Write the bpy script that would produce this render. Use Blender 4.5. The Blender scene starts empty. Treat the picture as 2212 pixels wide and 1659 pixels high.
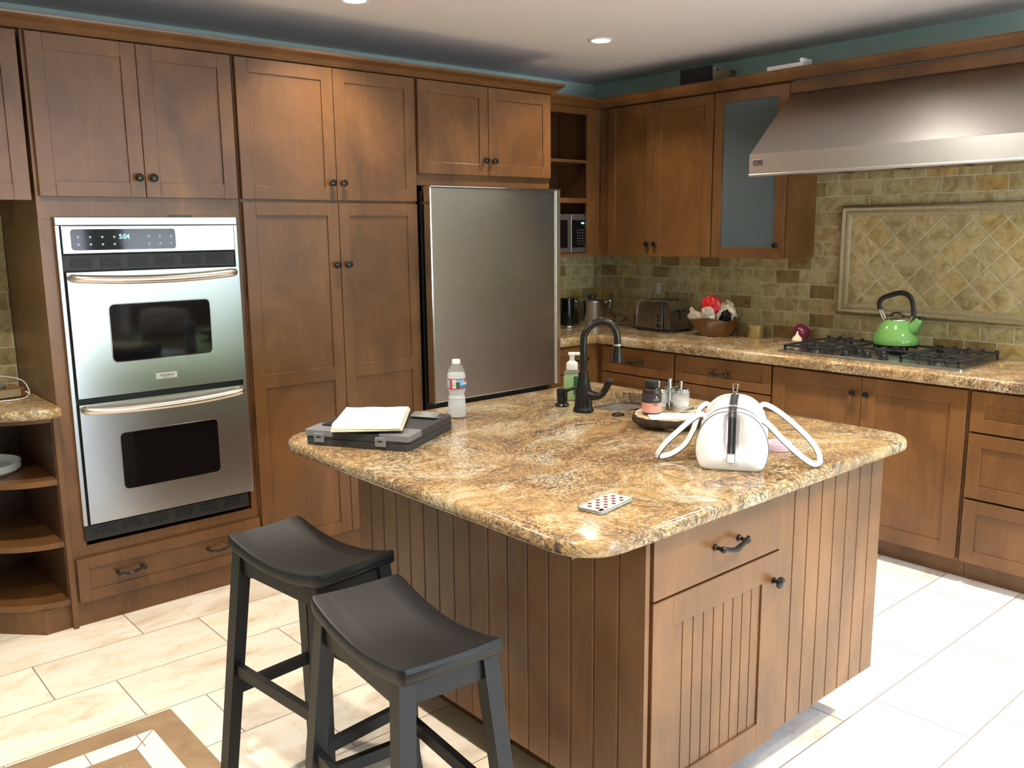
import bpy, bmesh, math, random
from mathutils import Vector, Matrix
from math import pi, sin, cos, radians
SC = bpy.context.scene
COL = SC.collection

# ------------------------------------------------------------------ camera
F, YAW, PITCH, ROLL, CAMH = 1906.25, 0.8552275, 0.1736048, -0.0107734, 1.565452
fw = Vector((cos(YAW)*cos(PITCH), sin(YAW)*cos(PITCH), -sin(PITCH)))
r_ = Vector((sin(YAW), -cos(YAW), 0)); u_ = r_.cross(fw)
rt = r_*cos(ROLL) + u_*sin(ROLL); up = -r_*sin(ROLL) + u_*cos(ROLL)
cd = bpy.data.cameras.new('camera'); cam = bpy.data.objects.new('camera', cd); COL.objects.link(cam)
M = Matrix((rt, up, -fw)).transposed().to_4x4(); M.translation = Vector((0, 0, CAMH)); cam.matrix_world = M
cd.sensor_width = 36; cd.lens = 36*F/2212; cd.clip_start = .05; SC.camera = cam
SC.view_settings.view_transform = 'Standard'; SC.view_settings.look = 'None'
SC.view_settings.gamma = 1; SC.view_settings.use_curve_mapping = False
SC.view_settings.exposure = 0.0
SC.cycles.max_bounces = 8; SC.cycles.diffuse_bounces = 4; SC.cycles.glossy_bounces = 4
SC.cycles.transmission_bounces = 8; SC.cycles.transparent_max_bounces = 8
SC.cycles.caustics_reflective = False; SC.cycles.caustics_refractive = False
SC.cycles.sample_clamp_indirect = 6
CAN_W, WORLD_S = 19.0, 30.0

# ------------------------------------------------------------------ node helpers
def nm(name):
    m = bpy.data.materials.new(name); m.use_nodes = True
    nt = m.node_tree; b = nt.nodes['Principled BSDF']
    return m, nt, b
class G:
    """small node-graph writer"""
    def __init__(s, nt): s.nt = nt
    def n(s, t, **k):
        x = s.nt.nodes.new(t)
        for a, v in k.items(): setattr(x, a, v)
        return x
    def lk(s, a, b): s.nt.links.new(a, b)
    def put(s, sock, v):
        if hasattr(v, 'node') or isinstance(v, bpy.types.NodeSocket): s.lk(v, sock)
        elif v is not None: sock.default_value = v
    def math(s, op, a, b=None, c=None):
        x = s.n('ShaderNodeMath', operation=op)
        s.put(x.inputs[0], a); s.put(x.inputs[1], b); s.put(x.inputs[2], c)
        return x.outputs[0]
    def pos(s): return s.n('ShaderNodeNewGeometry').outputs['Position']
    def obj(s): return s.n('ShaderNodeTexCoord').outputs['Object']
    def map(s, v, sc=(1, 1, 1), rot=(0, 0, 0), loc=(0, 0, 0)):
        x = s.n('ShaderNodeMapping'); s.lk(v, x.inputs[0])
        x.inputs['Scale'].default_value = sc; x.inputs['Rotation'].default_value = rot; x.inputs['Location'].default_value = loc
        return x.outputs[0]
    def noise(s, v, scale, detail=3, rough=.5, dist=0, out=0):
        x = s.n('ShaderNodeTexNoise'); s.lk(v, x.inputs['Vector'])
        x.inputs['Scale'].default_value = scale; x.inputs['Detail'].default_value = detail
        x.inputs['Roughness'].default_value = rough; x.inputs['Distortion'].default_value = dist
        return x.outputs[out]
    def ramp(s, f, stops, interp='LINEAR'):
        x = s.n('ShaderNodeValToRGB'); s.lk(f, x.inputs[0]); cr = x.color_ramp; cr.interpolation = interp
        while len(cr.elements) < len(stops): cr.elements.new(.5)
        for e, (p, c) in zip(cr.elements, stops):
            e.position = p; e.color = (c, c, c, 1) if isinstance(c, (int, float)) else (*c, 1)
        return x.outputs[0]
    def mix(s, f, a, b, mode='MIX'):
        x = s.n('ShaderNodeMix', data_type='RGBA', blend_type=mode)
        s.put(x.inputs[0], f)
        for i, v in ((6, a), (7, b)):
            if isinstance(v, tuple): x.inputs[i].default_value = (*v, 1)
            else: s.lk(v, x.inputs[i])
        return x.outputs[2]
    def bump(s, h, strength, dist, b):
        x = s.n('ShaderNodeBump'); x.inputs['Strength'].default_value = strength; x.inputs['Distance'].default_value = dist
        s.lk(h, x.inputs['Height']); s.lk(x.outputs[0], b.inputs['Normal'])
    def sep(s, v):
        x = s.n('ShaderNodeSeparateXYZ'); s.lk(v, x.inputs[0]); return x.outputs
    def comb(s, a, b, c=0.0):
        x = s.n('ShaderNodeCombineXYZ'); s.put(x.inputs[0], a); s.put(x.inputs[1], b); s.put(x.inputs[2], c); return x.outputs[0]
    def white(s, v, out=1):
        x = s.n('ShaderNodeTexWhiteNoise', noise_dimensions='3D'); s.lk(v, x.inputs[0]); return x.outputs[0 if out == 0 else 1]

def plain(name, col, rough=.5, metal=0, coat=0, spec=.5, emit=None, es=0, trans=0, ior=1.45, alpha=1, noise=0):
    m, nt, b = nm(name); g = G(nt)
    b.inputs['Base Color'].default_value = (*col, 1); b.inputs['Roughness'].default_value = rough
    b.inputs['Metallic'].default_value = metal; b.inputs['Coat Weight'].default_value = coat
    b.inputs['Coat Roughness'].default_value = .08
    b.inputs['Specular IOR Level'].default_value = spec; b.inputs['Transmission Weight'].default_value = trans
    b.inputs['IOR'].default_value = ior; b.inputs['Alpha'].default_value = alpha
    if emit: b.inputs['Emission Color'].default_value = (*emit, 1); b.inputs['Emission Strength'].default_value = es
    n = g.noise(g.obj(), 60, 3)
    if noise:
        g.lk(g.mix(n, tuple(c*(1-noise) for c in col), tuple(min(1, c*(1+noise)) for c in col)), b.inputs['Base Color'])
    r = g.ramp(n, [(0, max(0, rough-.04)), (1, min(1, rough+.04))]); g.lk(r, b.inputs['Roughness'])
    return m

def wood_mat(name, dark, lite, rough=.3, coat=.25):
    m, nt, b = nm(name); g = G(nt); p = g.pos()
    gr = g.noise(g.map(p, (9, 9, .8)), 6, 5, .6, .4)
    bl = g.noise(g.map(p, (1, 1, .6)), 3.2, 4, .6, .8)
    f = g.math('ADD', g.math('MULTIPLY', gr, .22), g.math('MULTIPLY', bl, .85))
    c = g.ramp(f, [(.34, dark), (.76, lite)])
    fine = g.noise(g.map(p, (60, 60, 3)), 6, 2)
    c = g.mix(.07, c, g.ramp(fine, [(.3, tuple(x*.45 for x in dark)), (.7, lite)]))
    g.lk(c, b.inputs['Base Color']); b.inputs['Roughness'].default_value = rough
    b.inputs['Coat Weight'].default_value = coat; b.inputs['Coat Roughness'].default_value = .22
    g.bump(fine, .04, .001, b)
    return m

def granite_mat():
    m, nt, b = nm('granite'); g = G(nt); p = g.pos()
    w1 = g.noise(p, 1.25, 3, .5, 0, 1); w2 = g.noise(p, 6, 4, .55, 0, 1)
    v = g.n('ShaderNodeVectorMath', operation='MULTIPLY_ADD'); g.lk(w1, v.inputs[0]); v.inputs[1].default_value = (.8, .8, .8); g.lk(p, v.inputs[2])
    v2 = g.n('ShaderNodeVectorMath', operation='MULTIPLY_ADD'); g.lk(w2, v2.inputs[0]); v2.inputs[1].default_value = (.07, .07, .07); g.lk(v.outputs[0], v2.inputs[2])
    q = g.map(v2.outputs[0], (1, 1.6, 1.3), (0, 0, radians(-20)))
    n1 = g.noise(q, 4.2, 10, .72, .7)
    base = g.ramp(n1, [(.24, (.12, .085, .06)), (.36, (.24, .155, .085)), (.44, (.37, .235, .11)), (.50, (.47, .31, .14)),
                       (.55, (.55, .43, .27)), (.61, (.60, .53, .41)), (.70, (.47, .43, .38)), (.82, (.25, .23, .22))])
    n2 = g.noise(q, 3.6, 4, .5, 1.4)
    rust = g.ramp(n2, [(.478, 0), (.5, 1), (.522, 0)])
    base = g.mix(g.math('MULTIPLY', rust, .75), base, (.25, .125, .04))
    n3 = g.noise(g.map(v2.outputs[0], (1, 1.5, 1.3)), 60, 6, .7)
    base = g.mix(g.ramp(n3, [(.51, 0), (.57, .4)]), base, (.70, .61, .46))
    reg = g.noise(v.outputs[0], 3.2, 4, .55, 1.0)
    sp = g.noise(g.map(v2.outputs[0], (1, 1.8, 1.4), (0, 0, radians(-25))), 120, 4, .62)
    dk = g.math('MULTIPLY', g.ramp(sp, [(.485, 0), (.52, 1)]), g.ramp(reg, [(.36, .5), (.56, 1)]))
    base = g.mix(g.math('MULTIPLY', dk, .75), base, (.085, .06, .045))
    sp2 = g.noise(g.map(v2.outputs[0], (1, 1.3, 1.1), (0, 0, .4)), 58, 5, .68)
    dk2 = g.math('MULTIPLY', g.ramp(sp2, [(.535, 0), (.565, 1)]), g.ramp(reg, [(.42, .25), (.60, 1)]))
    base = g.mix(g.math('MULTIPLY', dk2, .85), base, (.055, .045, .05))
    base = g.mix(1.0, base, (.93, .90, .82), 'MULTIPLY')
    g.lk(base, b.inputs['Base Color']); b.inputs['Roughness'].default_value = .13
    b.inputs['Specular IOR Level'].default_value = .55
    return m

def steel_mat(name, col=(.50, .505, .52), rough=.25, aniso=.5, rot=0.25):
    m, nt, b = nm(name); g = G(nt)
    n = g.noise(g.map(g.pos(), (3, 3, 500)), 3, 2)
    c = g.mix(n, tuple(x*.97 for x in col), tuple(min(1, x*1.03) for x in col))
    g.lk(c, b.inputs['Base Color']); b.inputs['Metallic'].default_value = 1
    g.lk(g.ramp(n, [(.3, rough*.985), (.7, rough*1.015)]), b.inputs['Roughness'])
    b.inputs['Anisotropic'].default_value = aniso; b.inputs['Anisotropic Rotation'].default_value = rot
    t = g.n('ShaderNodeTangent', direction_type='RADIAL', axis='Z'); g.lk(t.outputs[0], b.inputs['Tangent'])
    return m

def floor_mat():
    m, nt, b = nm('travertine_floor'); g = G(nt); P = g.pos(); x, y, z = g.sep(P)
    row = g.math('FLOOR', g.math('DIVIDE', g.math('SUBTRACT', y, .96-3.1), .31))
    # running bond stepped by a third of a tile
    off = g.math('MULTIPLY', g.math('MODULO', g.math('ADD', row, 30.0), 3.0), -.2)
    u = g.math('DIVIDE', g.math('SUBTRACT', g.math('ADD', x, 12.4), g.math('ADD', off, .42)), .62)
    fu = g.math('FRACT', u); fv = g.math('FRACT', g.math('DIVIDE', g.math('SUBTRACT', y, .96-3.1), .31))
    def edge(f, size, w=.0022):
        d = g.math('MULTIPLY', g.math('MINIMUM', f, g.math('SUBTRACT', 1.0, f)), size)
        return g.math('LESS_THAN', d, w)
    gr = g.math('MAXIMUM', edge(fu, .62), edge(fv, .31))
    idv = g.comb(g.math('FLOOR', u), row)
    rnd = g.white(idv)
    sv = g.n('ShaderNodeVectorMath', operation='MULTIPLY_ADD'); g.lk(rnd, sv.inputs[0]); sv.inputs[1].default_value = (5, 5, 5); g.lk(P, sv.inputs[2])
    n = g.noise(g.map(sv.outputs[0], (1, 1.9, 1)), 4.2, 6, .6, .6)
    c = g.ramp(n, [(.26, (.60, .46, .34)), (.40, (.76, .66, .52)), (.53, (.84, .77, .64)), (.75, (.87, .83, .74))])
    tone = g.math('MULTIPLY_ADD', g.white(idv, 0), .16, .90)
    c = g.mix(1.0, c, g.comb(tone, tone, tone), 'MULTIPLY')
    n2 = g.noise(sv.outputs[0], 22, 5, .6); c = g.mix(g.ramp(n2, [(.58, 0), (.7, .35)]), c, (.55, .38, .26))
    # inlaid border: nested squares, outer corner at x=.914 y=2.81
    d = g.math('MINIMUM', g.math('MINIMUM', g.math('SUBTRACT', .914, x), g.math('SUBTRACT', 2.81, y)),
               g.math('MINIMUM', g.math('SUBTRACT', x, -.94), g.math('SUBTRACT', y, .96)))
    n3 = g.noise(P, 9, 5, .6, .5)
    brown = g.ramp(n3, [(.3, (.25, .16, .09)), (.7, (.36, .25, .145))])
    inl = g.math('GREATER_THAN', d, 0.0)
    wh = g.math('MULTIPLY', g.math('GREATER_THAN', d, .088), g.math('LESS_THAN', d, .163))
    ctr = g.math('GREATER_THAN', d, .232)
    c2 = g.mix(wh, brown, (.86, .80, .68)); c2 = g.mix(ctr, c2, (.74, .64, .48))
    # short joints in the pale strip and a mitre at the corner
    mit = g.math('LESS_THAN', g.math('ABSOLUTE', g.math('SUBTRACT', g.math('SUBTRACT', .914, x), g.math('SUBTRACT', 2.81, y))), .003)
    jx = edge(g.math('FRACT', g.math('DIVIDE', g.math('ADD', x, 9.3), .155)), .155, .0018)
    j = g.math('MULTIPLY', wh, g.math('MAXIMUM', mit, g.math('MULTIPLY', jx, g.math('LESS_THAN', g.math('SUBTRACT', 2.81, y), .17))))
    c2 = g.mix(j, c2, (.25, .2, .15))
    grc = g.mix(gr, c, (.27, .22, .18))
    c = g.mix(inl, grc, c2)
    g.lk(c, b.inputs['Base Color']); b.inputs['Specular IOR Level'].default_value = .4
    g.lk(g.ramp(n, [(.3, .42), (.7, .32)]), b.inputs['Roughness'])
    g.bump(g.math('SUBTRACT', 1.0, gr), .5, .0015, b)
    return m

def splash_mat(name, axis, diamond=False):
    """tumbled travertine; axis = which world axis runs along the wall"""
    m, nt, b = nm(name); g = G(nt); P = g.pos(); x, y, z = g.sep(P)
    h = x if axis == 'X' else y
    if diamond:
        s2 = .7071
        a = g.math('MULTIPLY', g.math('ADD', h, z), s2); c_ = g.math('MULTIPLY', g.math('SUBTRACT', h, z), s2)
        u = g.math('DIVIDE', g.math('ADD', a, 7.02), .108); v = g.math('DIVIDE', g.math('ADD', c_, 7.0), .108)
        fu, fv = g.math('FRACT', u), g.math('FRACT', v); row = g.math('FLOOR', v); L = Hh = .108
    else:
        v = g.math('DIVIDE', g.math('SUBTRACT', z, .932-.0785*12), .0785); row = g.math('FLOOR', v)
        off = g.math('MULTIPLY', g.math('MODULO', row, 2.0), .5)
        jit = g.math('MULTIPLY', g.white(g.comb(row, 3.0), 0), .25)
        u = g.math('ADD', g.math('ADD', g.math('DIVIDE', g.math('ADD', h, 9.0), .152), off), jit)
        fu, fv = g.math('FRACT', u), g.math('FRACT', v); L, Hh = .152, .0785
    wob = g.math('MULTIPLY', g.math('SUBTRACT', g.noise(P, 45, 3), .5), .006)
    du = g.math('MULTIPLY', g.math('MINIMUM', fu, g.math('SUBTRACT', 1.0, fu)), L)
    dv = g.math('MULTIPLY', g.math('MINIMUM', fv, g.math('SUBTRACT', 1.0, fv)), Hh)
    d = g.math('ADD', g.math('MINIMUM', du, dv), wob)
    gr = g.ramp(d, [(.0016, 1), (.0042, 0)])
    idv = g.comb(g.math('FLOOR', u), row, 1.0); rnd = g.white(idv)
    sv = g.n('ShaderNodeVectorMath', operation='MULTIPLY_ADD'); g.lk(rnd, sv.inputs[0]); sv.inputs[1].default_value = (9, 9, 9); g.lk(P, sv.inputs[2])
    n = g.noise(sv.outputs[0], 16, 7, .65, .6)
    c = g.ramp(n, [(.3, (.27, .18, .075)), (.45, (.40, .31, .15)), (.58, (.50, .42, .23)), (.75, (.57, .50, .31))])
    t = g.white(idv, 0)
    tone = g.ramp(t, [(0, (.52, .40, .26)), (.12, (.62, .52, .38)), (.2, (.86, .82, .74)), (.6, (1, 1, 1)), (.85, (1.0, 1.02, .98)), (1, (1.05, .86, .58))]) if not diamond else \
        g.ramp(t, [(0, (.9, .88, .82)), (.7, (1.08, 1.06, 1.0)), (1, (1.08, .98, .78))])
    c = g.mix(1.0, c, tone, 'MULTIPLY')
    pit = g.noise(sv.outputs[0], 60, 4, .6); c = g.mix(g.ramp(pit, [(.6, 0), (.72, .6)]), c, (.20, .12, .05))
    c = g.mix(gr, c, (.56, .54, .38))
    g.lk(c, b.inputs['Base Color']); b.inputs['Roughness'].default_value = .55
    g.bump(g.math('SUBTRACT', g.math('SUBTRACT', 1.0, gr), g.math('MULTIPLY', g.ramp(pit, [(.55, 0), (.75, 1)]), .5)), .6, .0025, b)
    return m

MT = {}
MT['wood'] = wood_mat('cherry_stained_maple', (.082, .034, .0105), (.215, .095, .029), .34, .08)
MT['wood_shaded'] = wood_mat('shade_darkened_interior', (.05, .018, .008), (.10, .038, .016), .4, .1)  # cabinet wood with the shade of the open interiors put into its colour
MT['granite'] = granite_mat()
MT['steel'] = steel_mat('brushed_steel')
MT['hood'] = steel_mat('brushed_hood_steel', (.74, .72, .71), .33, .4)
MT['fridge'] = steel_mat('brushed_fridge_steel', (.44, .43, .42), .27, .6)
MT['chrome'] = plain('polished_chrome', (.75, .75, .75), .1, 1)
MT['satin'] = plain('satin_handle_metal', (.80, .71, .64), .24, 1)
MT['bronze'] = plain('oil_rubbed_bronze', (.022, .018, .016), .28, .6, .3)
MT['black'] = plain('black_lacquer', (.010, .010, .011), .28, 0, .25)
MT['stool'] = plain('black_painted_wood', (.0085, .0085, .0085), .42, noise=.2, spec=.35)
MT['blackgloss'] = plain('black_glass', (.004, .004, .005), .05, 0, .1, spec=.35)
MT['blackmatte'] = plain('black_plastic', (.012, .013, .014), .45)
MT['iron'] = plain('cast_iron', (.015, .015, .016), .5, 0, .1)
MT['wall'] = plain('sage_teal_paint', (.52, .68, .63), .75, noise=.03)
MT['ceil'] = plain('white_ceiling_paint', (.78, .735, .715), .85, noise=.02)
MT['white'] = plain('white_plastic', (.82, .82, .82), .3)
MT['lens'] = plain('lit_lamp_lens', (1, 1, 1), .5, emit=(1, .90, .76), es=30)
MT['clock'] = plain('lit_clock_digits', (.1, .6, .7), .5, emit=(.25, .85, 1), es=3)
MT['floor'] = floor_mat()
MT['splashX'] = splash_mat('travertine_brick_long_wall', 'X')
MT['splashY'] = splash_mat('travertine_brick_range_wall', 'Y')
MT['diamond'] = splash_mat('travertine_diamond_tile', 'Y', True)
MT['stone'] = plain('travertine_moulding', (.40, .32, .19), .5, noise=.25)
MT['leather'] = plain('white_leather', (.80, .80, .82), .38, 0, .1)
MT['zip'] = plain('silver_zip_teeth', (.30, .30, .31), .3, 1)
MT['pinkgrey'] = plain('pale_pink_case', (.62, .50, .50), .25, 0, .5)
MT['dot'] = plain('brown_dots', (.10, .03, .03), .3)
MT['paper'] = plain('pale_yellow_paper', (.86, .84, .62), .7)
MT['paperw'] = plain('white_paper', (.88, .88, .88), .6)
MT['tan'] = plain('tan_cardboard', (.62, .42, .27), .7)
MT['case'] = plain('charcoal_plastic', (.035, .036, .040), .45, noise=.15)
MT['casegrey'] = plain('grey_plastic', (.17, .17, .185), .42)
MT['casegrey2'] = plain('satin_badge_plate', (.50, .50, .52), .45, .3)
MT['lid'] = plain('grey_clip_metal', (.22, .23, .23), .3, .5)
MT['green'] = plain('green_enamel', (.115, .27, .07), .10, 0, .5)
MT['onion'] = plain('red_onion_skin', (.13, .012, .035), .22, 0, .3, noise=.4)
MT['garlic'] = plain('garlic_skin', (.68, .60, .45), .5, noise=.1)
MT['bark'] = plain('dark_tree_bark', (.035, .022, .013), .9, noise=.6)
MT['slice'] = wood_mat('pale_cut_wood', (.60, .42, .22), (.80, .64, .40), .45, .1)
MT['tin'] = plain('brass_coloured_tin', (.48, .36, .16), .3, .7, noise=.1)
MT['wicker'] = wood_mat('varnished_bowl_wood', (.08, .030, .008), (.24, .11, .028), .25, .4)
MT['red'] = plain('red_plastic_bag', (.55, .02, .025), .25, 0, .4)
MT['wrap'] = plain('crinkled_clear_wrap', (.40, .35, .29), .18, 0, .4)
MT['amber'] = plain('dark_amber_bottle', (.025, .008, .006), .08, 0, .8)
MT['lblack'] = plain('charcoal_label', (.035, .03, .035), .5)
MT['lpink'] = plain('salmon_label', (.66, .30, .25), .5)
MT['glass'] = plain('clear_glass', (.85, .88, .9), .03, alpha=.22)
MT['pane'] = plain('window_glass', (.9, .95, 1), .02, alpha=.06)
MT['frost'] = plain('frosted_cabinet_glass', (.42, .52, .56), .42, trans=.8, ior=1.25)
MT['pet'] = plain('clear_bottle_plastic', (.85, .88, .92), .06, alpha=.14)
MT['ice'] = plain('cloudy_ice_water', (.50, .52, .57), .30)
MT['soapliq'] = plain('green_soap', (.30, .55, .16), .12, alpha=.8)
MT['salt'] = plain('white_salt', (.8, .8, .82), .8)
MT['outlet'] = plain('white_outlet', (.62, .63, .55), .4)
MT['speaker'] = plain('black_speaker_cloth', (.012, .012, .013), .8)
MT['mdf'] = plain('pale_unfinished_board', (.30, .24, .15), .7, noise=.15)
MT['pink'] = plain('pale_pink_plastic', (.85, .66, .80), .12, alpha=.5)
MT['sink'] = steel_mat('sink_steel', (.26, .28, .31), .35, .3)
MT['lblue'] = plain('label_blue', (.05, .17, .50), .4)
MT['lsky'] = plain('label_sky', (.22, .46, .66), .4)
MT['lgreen'] = plain('label_dark_green', (.02, .10, .06), .4)
MT['lred'] = plain('label_red', (.55, .03, .04), .4)
MT['micro'] = plain('dark_steel', (.30, .28, .28), .35, .9)

# ------------------------------------------------------------------ mesh helpers
class MB:
    def __init__(s, mats):
        s.bm = bmesh.new(); s.mats = mats if isinstance(mats, (list, tuple)) else [mats]; s.mi = 0; s.T = None
    def _fin(s, fs, mi, smooth=True):
        for f in fs:
            f.material_index = s.mi if mi is None else mi; f.smooth = smooth
        if s.T is not None:
            vs = {v for f in fs for v in f.verts}
            for v in vs: v.co = s.T @ v.co
    def box(s, x0, x1, y0, y1, z0, z1, bev=.0, mi=None, seg=2):
        a = bmesh.ops.create_cube(s.bm, size=1)['verts']
        for v in a: v.co = Vector(((x0+x1)/2+v.co.x*(x1-x0), (y0+y1)/2+v.co.y*(y1-y0), (z0+z1)/2+v.co.z*(z1-z0)))
        fs = {f for v in a for f in v.link_faces}
        if bev > 0:
            es = list({e for v in a for e in v.link_edges})
            r = bmesh.ops.bevel(s.bm, geom=es, offset=min(bev, .45*min(abs(x1-x0), abs(y1-y0), abs(z1-z0))), segments=seg, affect='EDGES', profile=.5)
            fs = set(f for f in fs if f.is_valid) | set(r['faces'])
        s._fin(fs, mi, False); return s
    def rings(s, rs, closed=False, cap=True, mi=None):
        """rs: list of rings (lists of Vectors, same length)"""
        vr = [[s.bm.verts.new(p) for p in r] for r in rs]; n = len(rs[0]); fs = []
        m = len(vr)
        for i in range(m if closed else m-1):
            a, b = vr[i], vr[(i+1) % m]
            for k in range(n):
                try: fs.append(s.bm.faces.new((a[k], a[(k+1) % n], b[(k+1) % n], b[k])))
                except ValueError: pass
        if cap and not closed:
            fs.append(s.bm.faces.new(vr[0][::-1])); fs.append(s.bm.faces.new(vr[-1]))
        s._fin(fs, mi); return s
    def lathe(s, prof, c=(0, 0, 0), seg=28, axis='z', mi=None, sx=1, sy=1, cap=True):
        rs = []
        for r, z in prof:
            r = max(r, 1e-4); ring = []
            for k in range(seg):
                t = 2*pi*k/seg; a, b_ = r*cos(t)*sx, r*sin(t)*sy
                p = (a, b_, z) if axis == 'z' else ((a, -z, b_) if axis == '-y' else (z, a, b_))
                ring.append(Vector(p)+Vector(c))
            rs.append(ring)
        return s.rings(rs, cap=cap, mi=mi)
    def tube(s, pts, r, seg=10, mi=None, closed=False, flat=1.0, upv=None):
        pts = [Vector(p) for p in pts]; n = len(pts); rs = []
        R = r if isinstance(r, (list, tuple)) else [r]*n
        t0 = (pts[1]-pts[0]).normalized(); ref = Vector(upv) if upv else (Vector((0, 0, 1)) if abs(t0.z) < .9 else Vector((1, 0, 0)))
        for i, p in enumerate(pts):
            a = pts[(i-1) % n] if (closed or i > 0) else p; b = pts[(i+1) % n] if (closed or i < n-1) else p
            t = (b-a).normalized(); nx = ref - t*ref.dot(t)
            if nx.length < 1e-5: nx = t.orthogonal()
            nx.normalize(); by = t.cross(nx)
            if not upv: ref = nx
            rs.append([p + nx*R[i]*flat*cos(2*pi*k/seg) + by*R[i]*sin(2*pi*k/seg) for k in range(seg)])
        return s.rings(rs, closed=closed, mi=mi)
    def prism(s, poly, z0, z1, mi=None, plane='xy'):
        f = {'xy': lambda a, b, h: Vector((a, b, h)), 'xz': lambda a, b, h: Vector((a, h, b)), 'yz': lambda a, b, h: Vector((h, a, b))}[plane]
        return s.rings([[f(a, b, z0) for a, b in poly], [f(a, b, z1) for a, b in poly]], mi=mi)
    def ico(s, c, r, sub=3, mi=None, sc=(1, 1, 1), fn=None):
        vs = bmesh.ops.create_icosphere(s.bm, subdivisions=sub, radius=1)['verts']
        for v in vs:
            d = v.co.copy(); k = fn(d) if fn else 1
            v.co = Vector(c) + Vector((d.x*sc[0], d.y*sc[1], d.z*sc[2]))*r*k
        s._fin({f for v in vs for f in v.link_faces}, mi); return s
    def done(s, name, parent=None, loc=(0, 0, 0), rot=(0, 0, 0), label=None, kind=None, sharp=35, recalc=True):
        if recalc: bmesh.ops.recalc_face_normals(s.bm, faces=s.bm.faces)
        th = radians(sharp)
        for e in s.bm.edges: e.smooth = len(e.link_faces) == 2 and e.calc_face_angle(0) < th
        for f in s.bm.faces:
            if f.smooth and not any(e.smooth for e in f.edges): f.smooth = False
        me = bpy.data.meshes.new(name); s.bm.to_mesh(me); s.bm.free()
        for m in s.mats: me.materials.append(MT[m] if isinstance(m, str) else m)
        o = bpy.data.objects.new(name, me); COL.objects.link(o); o.location = loc; o.rotation_euler = rot
        if parent: o.parent = parent
        if label: o['label'] = label
        if kind: o['kind'] = kind
        return o
def thing(name, label, cat, loc=(0, 0, 0), rz=0, group=None):
    o = bpy.data.objects.new(name, None); COL.objects.link(o); o.empty_display_size = .05
    o.location = loc; o.rotation_euler = (0, 0, rz); o['label'] = label; o['category'] = cat
    if group: o['group'] = group
    return o
def tag(o, label, cat, group=None, kind=None):
    o['label'] = label; o['category'] = cat
    if group: o['group'] = group
    if kind: o['kind'] = kind
    return o
def struct(mb, name, **k):
    return mb.done(name, kind='structure', **k)
def text(s, size, name, mat, parent, loc, rot, ext=.0006, align='CENTER', sx=1.0, shear=0):
    c = bpy.data.curves.new(name, 'FONT'); c.body = s; c.size = size; c.extrude = ext; c.align_x = align; c.align_y = 'CENTER'; c.shear = shear
    t = bpy.data.objects.new(name+'_tmp', c); COL.objects.link(t); bpy.context.view_layer.update()
    me = bpy.data.meshes.new_from_object(t.evaluated_get(bpy.context.evaluated_depsgraph_get()))
    bpy.data.objects.remove(t); me.materials.clear(); me.materials.append(MT[mat])
    o = bpy.data.objects.new(name, me); COL.objects.link(o); o.parent = parent; o.location = loc; o.rotation_euler = rot; o.scale = (sx, 1, 1)
    return o
def rrect(x0, x1, y0, y1, r, n=6):
    rr = r if isinstance(r, (list, tuple)) else [r]*4; p = []
    for (cx, cy, a0, q) in ((x1, y1, 0, rr[0]), (x0, y1, 90, rr[1]), (x0, y0, 180, rr[2]), (x1, y0, 270, rr[3])):
        sx = -1 if cx == x1 else 1; sy = -1 if cy == y1 else 1
        for k in range(n+1):
            t = radians(a0+90*k/n); p.append((cx+sx*q+q*cos(t), cy+sy*q+q*sin(t)))
    return p
def bez(pts, n=8):
    """Catmull-Rom through points"""
    P = [Vector(p) for p in pts]; out = []
    for i in range(len(P)-1):
        a = P[max(i-1, 0)]; b = P[i]; c = P[i+1]; d = P[min(i+2, len(P)-1)]
        for k in range(n):
            t = k/n
            out.append(.5*((2*b)+(c-a)*t+(2*a-5*b+4*c-d)*t*t+(3*b-a-3*c+d)*t**3))
    out.append(P[-1]); return out

# ------------------------------------------------------------------ room shell
XW, YB, ZC = 4.48, 4.28, 2.51
XL, YN = -2.8, -2.3
struct(MB('floor').box(XL-.1, XW+.1, YN-.1, YB+.1, -.1, 0), 'floor')
struct(MB('ceil').box(XL-.1, XW+.1, YN-.1, YB+.1, ZC, ZC+.1), 'ceiling')
struct(MB('wall').box(XL-.1, XW, YB, YB+.1, 0, ZC), 'wall_back')
struct(MB('wall').box(XW, XW+.1, YN-.1, YB+.1, 0, ZC), 'wall_right')
struct(MB('wall').box(XL-.1, XL, YN, YB, 0, ZC), 'wall_left')
# wall behind the camera with a wide glazed patio door
DX0, DX1, DZ = 1.25, 2.75, 2.15      # glazed door
WX0, WX1, WZ0, WZ1 = 3.0, 4.35, 1.02, 2.12   # window
mb = MB('wall').box(XL-.1, DX0, YN-.1, YN, 0, ZC).box(DX1, WX0, YN-.1, YN, 0, ZC).box(WX1, XW+.1, YN-.1, YN, 0, ZC)
mb.box(DX0, DX1, YN-.1, YN, DZ, ZC).box(WX0, WX1, YN-.1, YN, WZ1, ZC).box(WX0, WX1, YN-.1, YN, 0, WZ0)
struct(mb, 'wall_front')
def glazing(name, x0, x1, z0, z1, fw_):
    fr = MB('white')
    for a, b in ((x0, x0+fw_), ((x0+x1)/2-.03, (x0+x1)/2+.03), (x1-fw_, x1)): fr.box(a, b, YN-.08, YN-.02, z0, z1, .004)
    fr.box(x0+fw_, x1-fw_, YN-.08, YN-.02, z1-fw_, z1, .004).box(x0+fw_, x1-fw_, YN-.08, YN-.02, z0, z0+fw_, .004)
    f = struct(fr, name)
    MB('pane').box(x0+fw_, x1-fw_, YN-.052, YN-.048, z0+fw_, z1-fw_).done('pane', f)
glazing('door_1', DX0, DX1, 0, DZ, .07); glazing('window_1', WX0, WX1, WZ0, WZ1, .05)
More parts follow.
